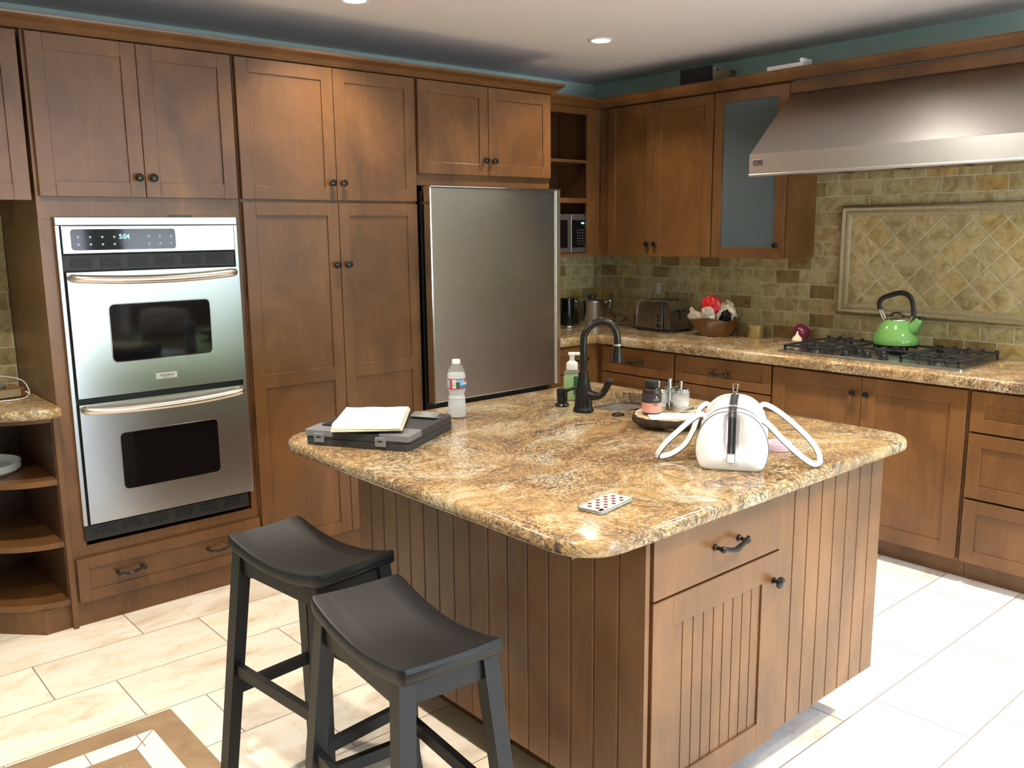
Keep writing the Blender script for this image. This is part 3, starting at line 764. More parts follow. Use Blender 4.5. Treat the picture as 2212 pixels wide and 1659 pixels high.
mb.done('bracket', hb)

# ---- onion, garlic
mb = MB('onion'); mb.lathe([(.004, -.003), (.015, 0), (.032, .010), (.043, .028), (.044, .042), (.034, .060), (.016, .072), (.007, .080), (.004, .095), (.001, .104)], seg=28)
o = mb.done('red_onion', loc=(4.40, 2.615, ZR+.047), rot=(radians(80), 0, radians(25)))
o.location.z += .006
o.scale = (1.12, 1.12, 1.12)
tag(o, 'dark red onion lying behind the cooktop by the tile wall', 'onion')
for v in o.data.vertices: v.co.z -= .036
o = MB('garlic').lathe([(.006, 0), (.020, .004), (.027, .016), (.024, .030), (.012, .042), (.006, .052), (.0045, .064), (0, .065)], seg=24).done('garlic_bulb', loc=(4.335, 2.60, ZR+.0005))
for v in o.data.vertices:
    a = math.atan2(v.co.y, v.co.x); k = 1+.09*abs(sin(3*a)); v.co.x *= k; v.co.y *= k
tag(o, 'cream garlic bulb in front of the red onion', 'garlic')

# ---- tin
t = thing('round_tin', 'small brass-coloured round tin beside the wooden basket', 'tin', (4.40, 2.905, ZR))
MB('tin').lathe([(.046, 0.0004), (.0475, .003), (.0475, .058)], seg=36).done('body', t)
MB('tin').lathe([(.0490, .056), (.0495, .058), (.0495, .072), (.047, .074), (0, .074)], seg=36).done('lid', t)

# ---- wooden octagonal bowl with packets
bx, by = 4.315, 3.135
t = thing('wooden_basket', 'brown faceted wooden bowl basket holding crumpled food packets', 'basket', (bx, by, ZR))
mb = MB('wicker'); n = 8
def oct(r, z, ph=.2): return [Vector((r*cos(2*pi*k/n+ph)*.82, r*sin(2*pi*k/n+ph)*1.05, z+(.010*(-1)**k if z > .09 else 0))) for k in range(n)]
mb.rings([oct(.088, .0005), oct(.120, .045), oct(.158, .104), oct(.162, .108), oct(.154, .107), oct(.112, .045), oct(.080, .008)])
mb.done('bowl', t, sharp=20)
def crumple(name, mat, c, r, sc, seed, label, rot=(0, 0, 0), amp=.16, cat='packet', mats=None):
    rnd = random.Random(seed)
    def fn(d):
        q = Vector([math.copysign(abs(t)**.7, t) for t in d])          # boxy pillow shape
        return q.length*(1+amp*rnd.uniform(-.9, .6))
    mb = MB(mats or mat); mb.ico((0, 0, 0), r, 3, sc=sc, fn=fn)
    if mats:
        for f in mb.bm.faces: f.material_index = 1 if f.calc_center_median().y > .008 else 0
    for f in mb.bm.faces: f.smooth = False
    o = mb.done(name, loc=c, rot=rot); return tag(o, label, cat)
ZB = ZR
crumple('red_bag', 'red', (bx+.01, by+.035, ZB+.165), .058, (.6, .95, 1.15), 3, 'crumpled shiny red plastic bag at the back of the wooden basket', (0, .1, .2))
crumple('clear_packet', 'wrap', (bx-.055, by+.075, ZB+.105), .060, (.45, 1.1, .55), 5, 'crinkled clear pouch at the left front of the wooden basket', (.25, 0, .1))
crumple('clear_packet', 'wrap', (bx-.070, by-.005, ZB+.120), .056, (.45, .75, .98), 8, 'upright clear cellophane packet at the front middle of the basket', (-.2, 0, 0))
crumple('dark_packet', None, (bx-.035, by-.090, ZB+.118), .050, (.6, .85, .9), 12, 'black and silver foil packet at the right side of the basket', (.5, 0, 0), mats=['blackgloss', 'wrap'])
crumple('white_bag', 'garlic', (bx+.060, by-.045, ZB+.140), .062, (.5, .85, .95), 14, 'folded pale paper bag behind the packets, against the tile wall', (-.5, 0, 0), amp=.22)
o = MB('tan').box(-.004, .004, -.055, .055, -.012, .012, .002).done('cardboard_strip', loc=(bx-.01, by+.125, ZB+.120), rot=(radians(38), 0, .1)); tag(o, 'tan cardboard strip leaning on the left rim of the basket', 'cardboard')

# ---- toaster
t = thing('toaster', 'brushed steel two-slot toaster with black base on the corner worktop', 'toaster', (4.325, 3.535, ZR), R90)
pr = [(-.145, .016), (-.142, .020), (-.134, .130), (-.126, .170), (-.110, .186), (-.085, .192), (.085, .192), (.108, .186), (.122, .170), (.130, .130), (.138, .020), (.141, .016)]
mb = MB(['fridge', 'blackmatte'])
rs = []
for yy, k in ((-.082, .90), (-.088, .965), (-.090, 1), (.090, 1), (.088, .965), (.082, .90)):
    rs.append([Vector((a*(1 if k == 1 else .985), yy, .016+(b-.016)*(1 if k == 1 else (.5+k/2)))) for a, b in pr])
mb.rings(rs); tb = mb.done('body', t, sharp=45)
MB('blackmatte').prism(rrect(-.150, .145, -.092, .092, .03), .0005, .016).done('base', t)
MB('blackmatte').box(-.10, .095, -.042, -.012, .190, .1935, .001).box(-.10, .095, .012, .042, .190, .1935, .001).done('slot', tb)
MB('steel').box(.018, .078, -.0925, -.089, .018, .178, .001).done('control_strip', t, label='bright polished control strip')
for i, z in enumerate((.105, .088, .071)): MB('blackmatte').prism(rrect(.034, .062, z-.0055, z+.0055, .005), -.0955, -.092, plane='xz').done('button', t)
MB('blackmatte').lathe([(.015, .0925), (.015, .100), (.012, .103), (0, .103)], c=(.048, 0, .040), axis='-y').done('dial', t)
MB('blackmatte').box(.131, .168, -.014, .014, .128, .140, .004).box(.128, .136, -.004, .004, .07, .14).done('lever', t)
o = MB('blackmatte').tube(bez([(4.32, 3.69, ZR+.010), (4.30, 3.76, ZR+.006), (4.26, 3.83, ZR+.03), (4.24, 3.90, ZR+.045), (4.27, 3.955, ZR+.03), (4.33, 3.95, ZR+.006), (4.39, 3.86, ZR+.006), (4.43, 3.76, ZR+.006), (4.455, 3.66, ZR+.03), (4.46, 3.66, ZR+.16)], 7), .0032, 8).done('power_cord')
tag(o, 'black power cord looping from the toaster along the worktop', 'cord')
# wall outlet
t = thing('wall_outlet', 'white socket on a tan wall plate above the toaster', 'outlet', (XW-.0105, 3.685, 1.180), R90)
MB('stone').box(-.047, .047, -.005, 0, -.075, .075, .002).done('wall_plate', t, label='tan stone-coloured plate')
MB(['outlet', 'blackmatte']).box(-.017, .017, -.008, -.005, -.034, .034, .002).box(-.006, -.004, -.0086, -.008, .010, .020, mi=1).box(.004, .006, -.0086, -.008, .010, .020, mi=1).box(-.006, -.004, -.0086, -.008, -.020, -.010, mi=1).box(.004, .006, -.0086, -.008, -.020, -.010, mi=1).done('socket', t)
t = thing('wall_outlet', 'dark switch plate half hidden behind the refrigerator edge', 'outlet', (3.90, YB-.0105, 1.19), 0)
MB('stone').box(-.036, .036, -.005, 0, -.058, .058, .002).done('wall_plate', t)
MB('blackmatte').box(-.006, .006, -.012, -.005, -.012, .012, .002).done('switch_toggle', t)

# ---- silver pot and black grinder in the corner
t = thing('lidded_canister', 'silver pot-shaped juicer with black lid knob in the worktop corner', 'canister', (4.225, 4.05, ZR))
MB('steel').lathe([(.086, .0004), (.088, .004), (.089, .150), (.093, .156), (.093, .166), (.086, .172), (.03, .180), (0, .181)], seg=40).done('body', t)
mb = MB('steel')
for s in (-1, 1): mb.tube(bez([(.089*s, 0, .150), (.118*s, 0, .165), (.124*s, 0, .150), (.114*s, 0, .118)], 4), .0045, 8)
mb.done('handle', t, rot=(0, 0, radians(-50)))
MB('blackmatte').lathe([(.025, .181), (.028, .184), (.028, .200), (.025, .203), (0, .203)]).done('lid_knob', t)
t = thing('coffee_grinder', 'tall black cylinder grinder with silver foot beside the refrigerator', 'grinder', (4.02, 4.07, ZR))
MB('blackgloss').lathe([(.048, .018), (.049, .022), (.047, .190), (.044, .194), (0, .195)], seg=32).done('body', t)
MB('steel').lathe([(.054, .0004), (.056, .004), (.055, .014), (.049, .019), (0, .019)], seg=32).done('foot', t)
MB('blackmatte').tube(bez([(.040, 0, .188), (.062, 0, .192), (.070, 0, .175), (.075, 0, .150)], 4), .005, 8).done('handle', t, rot=(0, 0, radians(-40)))
o = MB('blackmatte').tube(bez([(4.335, 4.01, ZR+.12), (4.350, 4.00, ZR+.19), (4.36, 3.99, ZR+.20), (4.345, 3.985, ZR+.10), (4.36, 3.97, ZR+.05), (4.40, 3.96, ZR+.07), (4.43, 3.93, ZR+.04), (4.44, 4.0, ZR+.005)], 6), .0032, 8).done('power_cord')
tag(o, 'black power cord curling up behind the silver canister', 'cord')

# ---- items on top of the cabinets
t = thing('box_speaker', 'black-fronted box speaker on top of the corner cabinets', 'speaker', (4.21, 3.03, 2.3455), radians(-90))
t.location = (4.165, 3.20, 2.346)
MB('mdf').box(-.105, .105, .012, .23, 0, .093, .002).done('cabinet_box', t, label='unfinished board box')
MB('speaker').box(-.108, .108, -.003, .012, -.0005, .096, .004).done('grille', t)
mb = MB('blackmatte')
for (a, b) in ((.06, .075), (.19, .075)): mb.T = Matrix.Identity(4); mb.lathe([(.007, 0), (.007, .004), (.003, .006)], c=(0, 0, 0), seg=12)
mb.bm.free(); mb = MB('blackmatte')
for b in (.055, .195): mb.rings([[Vector((.1055+h, b+r*cos(2*pi*k/12), .078+r*sin(2*pi*k/12))) for k in range(12)] for r, h in ((.008, 0), (.008, .003), (.003, .005))])
mb.done('screw', t)
o = MB('white').box(4.10, 4.19, 2.50, 2.70, 2.3455, 2.368, .002).box(4.10, 4.19, 2.50, 2.515, 2.368, 2.388, .002).done('white_tray'); tag(o, 'white plastic bracket lying on top of the cabinet beside the hood', 'bracket')

# ---- left worktop gadgets
t = thing('router_box', 'small brown and pale box with a silver dial on the left worktop', 'box', (.735, 4.02, .914), radians(8))
MB('wicker').box(-.10, .085, -.06, .07, .0005, .042, .008).done('body', t)
MB('mdf').box(-.098, .065, -.0635, -.060, .006, .036, .001).done('front_face', t)
MB('casegrey').lathe([(.045, .042), (.047, .045), (.047, .052), (.040, .055), (0, .056)], c=(-.02, .0, 0), sx=1.1).done('dial', t)
o = MB('white').tube(bez([(.59, 3.99, .919), (.66, 3.93, .918), (.76, 3.90, .918), (.82, 3.93, .919), (.845, 4.00, .935), (.835, 4.08, .97), (.76, 4.14, .985), (.66, 4.12, .97)], 7), .0024, 8).done('charging_cable')
tag(o, 'thin white charging cable looped around the box on the left worktop', 'cable')
o = MB('white').tube([(.792, 3.985, .934), (.815, 3.985, .934)], .0045, 8).tube(bez([(.815, 3.985, .934), (.832, 3.98, .932), (.838, 3.965, .922), (.83, 3.95, .918)], 4), .0022, 8).done('charging_plug'); tag(o, 'short white plug lead beside the box on the left worktop', 'cable')
t = MB('white').lathe([(.10, .004), (.13, .0), (.145, .012), (.148, .040), (.142, .041), (.138, .014), (.12, .006), (0, .006)], seg=40).done('serving_dish', loc=(.640, 4.00, .6225)); tag(t, 'pale blue-white dish on the upper curved shelf at left edge', 'dish')

# ---------------------------------------------------------------- island
IX0, IX1, IY0, IY1 = 1.500, 2.600, 1.262, 2.500
t = thing('kitchen_island', 'brown beadboard kitchen island base with one drawer and one door', 'kitchen island', (0, 0, 0))
mb = MB('wood').box(IX0, IX1, IY0, IY0+.018, .15, .8735).box(IX0, IX1, IY1-.018, IY1, .15, .8735).box(IX0, IX0+.018, IY0+.018, IY1-.018, .15, .8735).box(IX1-.018, IX1, IY0+.018, IY1-.018, .15, .8735)
mb.box(IX0+.018, IX1-.018, IY0+.018, IY1-.018, .15, .168); mb.done('carcass', t)
MB('wood').box(IX0+.125, IX1-.16, IY0+.17, IY1-.05, 0, .15).done('toe_kick', t)
def bead(mb, a0, a1, f, z0, z1, pitch, th, axis, gw=.0045, gd=.005):
    """grooved board face; f = front plane, th = thickness backwards (+)"""
    n = max(1, int(round((a1-a0)/pitch))); w = (a1-a0)/n; P = [(a0, f+th)]
    P.append((a0, f))
    for k in range(1, n):
        c = a0+k*w; P += [(c-gw, f), (c-gw*.4, f+gd), (c+gw*.4, f+gd), (c+gw, f)]
    P += [(a1, f), (a1, f+th)]
    if axis == 'x': poly = P
    else: poly = [(q, p) for p, q in P]
    return mb.prism(poly, z0, z1)
mb = MB('wood'); bead(mb, 1.905, IY1, IX0-.0155, .150, .8725, .0745, .015, 'y'); mb.done('side_panel', t, sharp=8)
mb = MB('wood'); bead(mb, IY0-.014, 1.902, IX0-.0155, .150, .8725, .0805, .015, 'y'); mb.box(IX0-.017, IX0-.001, 1.9022, 1.9048, .15, .8725); mb.done('side_panel', t, sharp=8)
mb = MB('wood'); bead(mb, 2.030, IX1, IY0-.018, .165, .8725, .0735, .018, 'x', gw=.003); mb.done('end_panel', t, sharp=8)
# thin rail carrying the overhanging worktop
tag_ = MB('wood').box(IX0-.22, IX0-.016, IY0+.02, IY1-.02, .862, .8735, .001).done('overhang_support', t)
dr = MB('wood').box(1.506, 2.0275, IY0-.021, IY0-.001, .7095, .868, .002).done('drawer', t, label='flat slab drawer front')
pull(dr, 1.786, .787, y=IY0-.021)
d = shaker(MB('wood'), 0, .522, .148, .7035, sw=.075, grooves=.041).done('door', t, loc=(1.506, IY0-.001, 0)); knob(d, .500, .624)
SX0, SX1, SY0, SY1 = 2.315, 2.66, 2.075, 2.355
granite_slab('granite_worktop', rrect(1.245, 2.735, 1.200, 2.620, [.05, .14, .12, .10], 12), rrect(SX0, SX1, SY0, SY1, .10, 8), .874, .914,
             'large granite island worktop with rounded corners and a sink cut-out', bev=.0155,
             skip=lambda c: SX0-.01 < c.x < SX1+.01 and SY0-.01 < c.y < SY1+.01)
ZI = .914
# sink bowl
t = thing('prep_sink', 'small undermounted stainless steel sink in the island worktop', 'sink', (0, 0, 0))
mb = MB('sink'); rs = []
for ins, z, r in ((-.012, .873, .11), (-.002, .873, .102), (-.002, .866, .102), (.004, .76, .095), (.03, .735, .07), (.10, .728, .03)):
    rs.append([Vector((a, b, z)) for a, b in rrect(SX0+ins, SX1-ins, SY0+ins, SY1-ins, r, 8)])
mb.rings(rs); mb.done('bowl', t, recalc=False)
for f in t.children[0].data.polygons: f.flip()
MB('chrome').lathe([(.04, .7285), (.038, .731), (.02, .730), (0, .730)], c=((SX0+SX1)/2, (SY0+SY1)/2, 0)).done('drain', t)
# faucet
FX, FY = 2.246, 2.192
t = thing('kitchen_faucet', 'oil-rubbed bronze gooseneck faucet with side lever on the island', 'faucet', (FX, FY, ZI), radians(-36))
mb = MB('bronze')
mb.lathe([(.0370, .0003), (.0380, .004), (.0370, .010), (.0335, .016), (.0325, .024), (.0300, .05), (.0265, .085), (.0215, .115), (.0185, .138), (.0185, .140), (.0185, .144), (.0145, .146)], seg=32)
mb.done('base', t)
neck = [(0, 0, .142), (0, 0, .20), (0, 0, .255), (.006, 0, .285), (.028, 0, .312), (.060, 0, .326), (.092, 0, .318), (.114, 0, .294), (.122, 0, .262), (.1225, 0, .240)]
MB('bronze').tube(bez(neck, 6), .0128, 18).done('spout', t)
sh = MB('bronze').lathe([(.0138, .243), (.0138, .232), (.0150, .228), (.0175, .205), (.0205, .182), (.0205, .178), (.016, .177), (0, .177)], c=(.1225, 0, 0), seg=24).done('spray_head', t)
MB('satin').lathe([(.0145, .2425), (.0150, .241), (.0150, .238), (.0145, .2365)], c=(.1225, 0, 0), seg=24, cap=False).done('collar_ring', sh)
# lever reaching out to the right of the base
LV = bez([(.012, -.004, .062), (.034, -.010, .058), (.058, -.016, .060), (.074, -.020, .078), (.086, -.023, .104), (.098, -.026, .122)], 6)
MB('bronze').tube(LV, [r_l*1.22 for r_l in [.020, .0195, .019, .018, .0165, .0155, .0145, .014, .013, .0125, .012, .0115, .011, .0105, .010, .010, .0098, .0097, .0095, .0095, .0098, .010, .0105, .0108, .011, .0112, .011, .0105, .009, .006, .003]][:len(LV)], 14, flat=1).done('lever', t)
# built-in soap pump
t = thing('soap_pump', 'short bronze built-in soap pump left of the faucet', 'soap dispenser', (2.262, 2.318, ZI), radians(-60))
MB('bronze').lathe([(.026, .0003), (.027, .004), (.024, .010), (.018, .013), (.0180, .016), (.0200, .018), (.0200, .060), (.0185, .065), (0, .066)], seg=28).done('body', t)
MB('bronze').tube(bez([(.012, 0, .052), (.03, 0, .064), (.052, 0, .068), (.068, 0, .060)], 5), [.0060]*16, 10).done('nozzle', t)
o = MB('bronze').lathe([(.021, .0003), (.022, .003), (.020, .006), (.012, .0065), (.011, .0085), (0, .009)], seg=28).done('air_switch', loc=(2.284, 2.057, ZI)); tag(o, 'flat round bronze button beside the sink', 'switch')

# foaming hand soap bottle
t = thing('hand_soap_bottle', 'green liquid hand soap bottle with white foam pump behind the bronze pump', 'soap bottle', (2.372, 2.376, ZI), radians(-50))
def ov(prof, sx, sy): return MB('pet'), prof
MB('pet').lathe([(.030, .0004), (.033, .004), (.0335, .09), (.031, .108), (.022, .120), (.018, .126), (.018, .128), (0, .128)], seg=36, sx=1.0, sy=.72).done('bottle', t)
MB('soapliq').lathe([(.029, .003), (.0315, .006), (.0320, .088), (.0295, .096), (0, .0962)], seg=36, sx=.98, sy=.70).done('liquid', t, label='green liquid soap')
mb = MB(['lgreen']); rs = []
for z in (.025, .095): rs.append([Vector((.0345*cos(a), .0345*.735*sin(a), z)) for a in [radians(d) for d in range(-75, 20, 8)]]+[Vector((.0341*cos(a), .0341*.735*sin(a), z)) for a in [radians(d) for d in range(15, -76, -8)]])
mb.rings(rs); lb = mb.done('label', t)
MB('white').lathe([(.0215, .119), (.022, .122), (.022, .140), (.020, .146), (.012, .152), (.0095, .154), (.0095, .172), (.013, .174), (.013, .180), (0, .181)], seg=28).box(-.015, .030, -.008, .008, .174, .185, .003).done('pump', t, label='white foam pump')

# water bottle
t = thing('water_bottle', 'clear plastic water bottle with white cap half frozen on the island', 'bottle', (1.853, 2.428, ZI), radians(-105))
bp = [(.026, .0006), (.031, .003), (.0325, .010), (.0325, .045), (.031, .060), (.0295, .068), (.0305, .072), (.0278, .078), (.0268, .083), (.0312, .097), (.0330, .105), (.0330, .150), (.0300, .165), (.021, .182), (.0135, .192), (.0130, .197), (0, .1971)]
MB('pet').lathe(bp, seg=40).done('bottle_body', t)
MB('ice').lathe([(.0245, .003), (.0295, .005), (.0310, .011), (.0310, .045), (.0295, .060), (.0283, .068), (.0293, .072), (.0266, .078), (.0256, .083), (.0300, .097), (.0315, .105), (.0315, .150), (.0290, .1575), (0, .158)], seg=40).done('water', t, label='cloudy half-frozen water')
MB('white').lathe([(.0148, .192), (.0150, .193), (.0150, .204), (.0135, .2065), (0, .207)], seg=30).done('cap', t)
def band(mb, r, z0, z1, a0, a1, mi, n=10, th=.0005):
    A = [radians(a0+(a1-a0)*k/n) for k in range(n+1)]
    mb.rings([[Vector((r*cos(a), r*sin(a), z)) for a in A]+[Vector(((r-th)*cos(a), (r-th)*sin(a), z)) for a in reversed(A)] for z in (z0, z1)], mi=mi)
mb = MB(['paperw', 'lred', 'lsky', 'lblue', 'lgreen', 'lid'])
z0, z1 = .106, .1415
mb_r = .0337
for a0, a1, b0, b1, mi in ((-180, 180, z0, z0+.003, 1), (-180, 180, z1-.003, z1, 1), (-65, -48, z0+.003, z1-.003, 1), (-48, -26, z0+.003, z1-.003, 0), (-26, -2, z0+.003, z0+.024, 4), (-26, -2, z0+.024, z1-.003, 2), (-2, 60, z0+.003, z0+.013, 3), (-2, 60, z0+.013, z1-.003, 2), (60, 295, z0+.003, z1-.003, 2)):
    band(mb, mb_r, b0, b1, a0, a1, mi, 60 if a1-a0 > 200 else 8)
for k in range(6): band(mb, mb_r+.0002, z0+.006, z1-.006, -45+k*2.8, -43.8+k*2.8, 5, 2)
band(mb, mb_r+.0002, z0+.022, z1-.003, 34, 58, 1, 4)
lb = mb.done('label', t, label='blue and red mountain scene label')
for i, ch in enumerate('ARROWHEAD'):
    a = radians(22+i*7.5)
    text(ch, .0105, 'label_letter', 'paperw', lb, (.0343*cos(a), .0343*sin(a), z0+.018), (pi/2, 0, a+pi/2), ext=.0002)

# phone
t = thing('phone', 'phone in a pale pink case with brown polka dots, lying on the island', 'phone', (1.493, 1.382, ZI), radians(10))
c = MB('pinkgrey').prism(rrect(-.069, .069, -.0335, .0335, .008), .0005, .0092).done('case', t)
mb = MB('dot')
for i in range(-5, 6):
    for j in range(-3, 4):
        if (i+j) % 2: continue
        x, y = i*.0170, j*.0112
        if abs(x) < .062 and abs(y) < .028: mb.lathe([(.0054, .0092), (.0054, .0095)], c=(x, y, 0), seg=14)
mb.done('dot_pattern', c)
mb = MB('chrome'); o_ = rrect(-.0693, .0693, -.0338, .0338, .008); mb.tube([Vector((a, b, .0052)) for a, b in o_], .0032, 8, closed=True); mb.done('bumper', t, label='shiny rose metal edge')
MB('blackgloss').box(-.066, -.050, -.0300, -.0210, .0092, .0098, .0002).done('camera_window', t)

# storage clipboard
t = thing('storage_clipboard', 'black and grey plastic storage clipboard case near the island corner', 'clipboard case', (1.503, 2.371, ZI), radians(30))
hx, hy = .172, .178
cs = MB('case').prism(rrect(-hx, hx, -hy, hy, .02), .0004, .022).prism(rrect(-hx+.001, hx-.001, -hy+.001, hy-.001, .02), .0235, .046)
c_ = cs.done('case_body', t)
mb = MB('casegrey')
for s in (-1, 1):
    y0, y1 = (s*hy*.42, s*(hy+.001)); y0, y1 = min(y0, y1), max(y0, y1)
    MB('casegrey').prism(rrect(-hx-.001, -hx+.10, y0, y1, .012), .030, .0475).done('corner_guard', t, label='grey corner guard')
for yy in (-.085, .125):
    la = MB('casegrey').box(-hx-.006, -hx+.002, yy-.018, yy+.018, .010, .040, .003).done('latch', t, label='grey latch')
    MB('blackmatte').box(-hx-.0068, -hx-.005, yy-.008, yy+.008, .026, .030).done('latch_slot', la)
MB('blackmatte').prism(rrect(-.11, -.02, .02, .155, .008), .0462, .052).done('grip_plate', t)
clip = MB('lid').box(.085, .115, -.162, -.060, .0465, .050, .001).done('clip', t, label='grey metal spring clip')
mb = MB('lid'); mb.rings([[Vector((x, y, z)) for x, z in ((.070+d, .052+h), (.108+d, .062+h), (.112+d, .060+h), (.072+d, .0505+h))] for y, d, h in ((-.157, .006, 0), (-.142, 0, .002), (-.080, 0, .002), (-.065, .006, 0))]); mb.done('clip_lever', clip)
# legal pad
t = thing('legal_pad', 'pale yellow legal pad with folded pages lying on the storage clipboard', 'notepad', (1.468, 2.368, .9672), radians(51))
mb = MB('tan'); mb.box(-.150, .166, -.108, .108, .0005, .003, .0005); mb.done('cardboard_back', t, label='tan cardboard back')
mb = MB('paper'); mb.box(-.158, .158, -.107, .107, .0032, .0095, .001); mb.done('pages', t)
mb = MB('paper'); rs = []
pr = [(.150, .0105), (.145, .0165), (.06, .0185), (-.06, .020), (-.130, .024), (-.152, .022), (-.163, .016), (-.164, .011), (-.155, .0098), (-.10, .0099), (.05, .0098), (.14, .0098)]
for k in range(9):
    yy = -.104+k*.026; w_ = .001*sin(k*1.7)
    rs.append([Vector((a+.006*(k/8.), yy, b+(w_ if b > .012 else 0))) for a, b in pr])
mb.rings(rs); mb.done('folded_pages', t)

# ---- wood slice tray and what stands on it
TX, TY = 2.290, 1.832; TR = .124
t = thing('wood_slice_tray', 'round live-edge wood slice tray with dark bark rim on the island', 'tray', (TX, TY, ZI))
rnd = random.Random(4)
A = [2*pi*k/72 for k in range(72)]; rad = [TR*(1+.03*sin(2*a+1)+.015*sin(5*a)+rnd.uniform(-.010, .010)) for a in A]
MB('slice').rings([[Vector((r*.975*cos(a), r*.975*sin(a), z)) for a, r in zip(A, rad)] for z in (.0165, .040)]).done('slab', t)
mb = MB('bark'); rs = []
for z, k in ((.0150, .955), (.0155, .99), (.022, 1.03), (.029, 1.04), (.035, 1.03), (.040, 1.005), (.0405, .968)): rs.append([Vector((r*k*(1+.018*sin(17*a+z*90)+rnd.uniform(-.012, .012))*cos(a), r*k*(1+.018*sin(17*a+z*90)+rnd.uniform(-.012, .012))*sin(a), z)) for a, r in zip(A, rad)])
mb.rings(rs, cap=False); mb.done('bark_rim', t, sharp=20, recalc=True)
for k in range(3):
    a = radians(-142+k*120); MB('slice').lathe([(.015, .0005), (.017, .0160)], c=(.075*cos(a), .075*sin(a), 0), seg=16).done('foot', t)
ZTY = ZI+.0407
t = thing('supplement_bottle', 'dark pill bottle with black cap and salmon pink label on the wood tray', 'bottle', (2.236, 1.866, ZTY), radians(-130))
MB('amber').lathe([(.029, .0004), (.0315, .003), (.0320, .010), (.0320, .074), (.0300, .083), (.0220, .090), (.0195, .0915), (.0195, .095), (0, .0951)], seg=40).done('body', t)
MB('blackmatte').lathe([(.0225, .0925), (.0230, .094), (.0230, .112), (.0215, .114), (0, .1142)], seg=40).done('cap', t)
mb = MB(['lblack', 'lpink']); band(mb, .0324, .042, .073, -179, 179, 0, 48); band(mb, .0324, .010, .042, -179, 179, 1, 48); lb = mb.done('label', t)
def wrap(s, size, r, a0, da, z, parent, mat):
    for i, ch in enumerate(s):
        if ch == ' ': continue
        a = radians(a0+i*da); text(ch, size, 'label_letter', mat, parent, (r*cos(a), r*sin(a), z), (pi/2, 0, a+pi/2), ext=.0001)
wrap('her', .0135, .0327, 3, 11, .0375, lb, 'lblack')
wrap('WELLNESS', .0042, .0327, 2, 5.0, .0535, lb, 'paper')
mb = MB('paper'); band(mb, .0328, .058, .063, 16, 21, 0, 3); band(mb, .0328, .061, .064, 14.5, 22.5, 0, 3); mb.done('label_mark', lb)

PX, PY = 2.336, 1.872
t = thing('condiment_set', 'chrome condiment holder with clear lidded jars on the wood tray', 'condiment set', (PX, PY, ZTY))
mb = MB('chrome'); mb.lathe([(.006, .002), (.006, .104), (.005, .106), (0, .106)], seg=16)
jars = [(.040*cos(a), .040*sin(a)) for a in (radians(-70), radians(35), radians(150))]
for (a, b) in jars:
    mb.lathe([(.030, .0005), (.031, .002), (.031, .016), (.0300, .0161), (.0295, .002), (0, .0015)], c=(a, b, 0), seg=28)
    mb.tube([Vector((a+.0305*cos(q), b+.0305*sin(q), .066)) for q in [2*pi*k/28 for k in range(28)]], .0018, 6, closed=True)
mb.done('rack', t)
t_rack = t
for i, (a, b) in enumerate(jars):
    lab = ['clear lidded condiment jar with white salt in the chrome holder', 'clear condiment jar at the back of the chrome holder', 'clear condiment jar beside the pill bottle in the chrome holder'][i]
    j = thing('condiment_jar', lab, 'jar', (PX+a, PY+b, ZTY+.003), 0, 'condiment jars in the chrome holder')
    MB('glass').lathe([(.0270, .0005), (.0285, .003), (.0285, .066), (.0270, .066), (.0268, .005), (0, .004)], seg=32).done('glass_body', j)
    lid = MB('chrome').lathe([(.0282, .0665), (.0285, .068), (.0280, .073), (.010, .077), (.004, .078), (.004, .090), (.0055, .092), (.0055, .097), (.004, .099), (0, .0991)], seg=28).done('lid', j)
    MB('salt').lathe([(.024, .0055), (.026, .007), (.026, .024 if i == 0 else .016), (.012, .029 if i == 0 else .018), (0, .030 if i == 0 else .019)], seg=24).done('salt', j)
o = MB('paperw').box(-.105, .050, -.045, .045, 0, .004, .001).done('folded_envelope', loc=(2.268, 1.768, ZTY+.0006), rot=(0, 0, radians(-42)))
tag(o, 'white folded envelope lying on the wood tray in front of the jars', 'envelope')
o = MB(['wrap', 'lgreen']).prism([(-.03, -.018), (.038, -.012), (.030, .020), (-.026, .016)], 0, .003).prism([(.0, -.012), (.036, -.010), (.030, .012)], .0031, .0036, mi=1).done('tea_packet', loc=(2.318, 1.795, ZTY+.012), rot=(.22, -.18, radians(-62)))
tag(o, 'small white and green packet leaning on the jar', 'packet')

# ---- white handbag
BX, BY = 1.963, 1.359
t = thing('white_handbag', 'white leather bowler handbag with black zip standing on the island', 'handbag', (BX, BY, ZI), radians(-57))
HP = [(0, 0), (.050, 0), (.072, .002), (.084, .010), (.0915, .028), (.0955, .052), (.0940, .078), (.0870, .103), (.0735, .128), (.054, .147), (.030, .158), (0, .162)]
def ring(y, k=1., kz=1., dz=0): 
    P = bez([(a, 0, b) for a, b in HP], 3); P = [(p.x, p.z) for p in P]
    full = P + [(-a, b) for a, b in reversed(P[1:-1])]
    return [Vector((a*k, y, dz+b*kz)) for a, b in full]
mb = MB('leather'); rs = []
def face(yo, s):
    out = []
    for f in (.08, .22, .36, .50, .64, .78, .90, .97):
        r = []
        for p in ring(0, f, 1):
            z = .075+(p.z-.075)*f; x = p.x
            pin = .034*math.exp(-(x/.030)**2)*max(0, min(1, (z-.035)/.04))*(1-f**6)
            bulge = .016*(1-f**3)
            r.append(Vector((x, yo-s*(bulge-pin), max(z, .0004))))
        out.append(r)
    return out
L = .270
rs += face(0, 1)
for y, k, kz in ((.003, .992, .995), (.012, 1.0, 1.005), (.05, 1.0, 1.03), (.10, .985, 1.07), (.135, .98, 1.085), (.17, .985, 1.07), (.22, 1.0, 1.03), (L-.012, 1., 1.005), (L-.003, .992, .995)): rs.append(ring(y, k, kz))
rs += face(L, -1)[::-1]
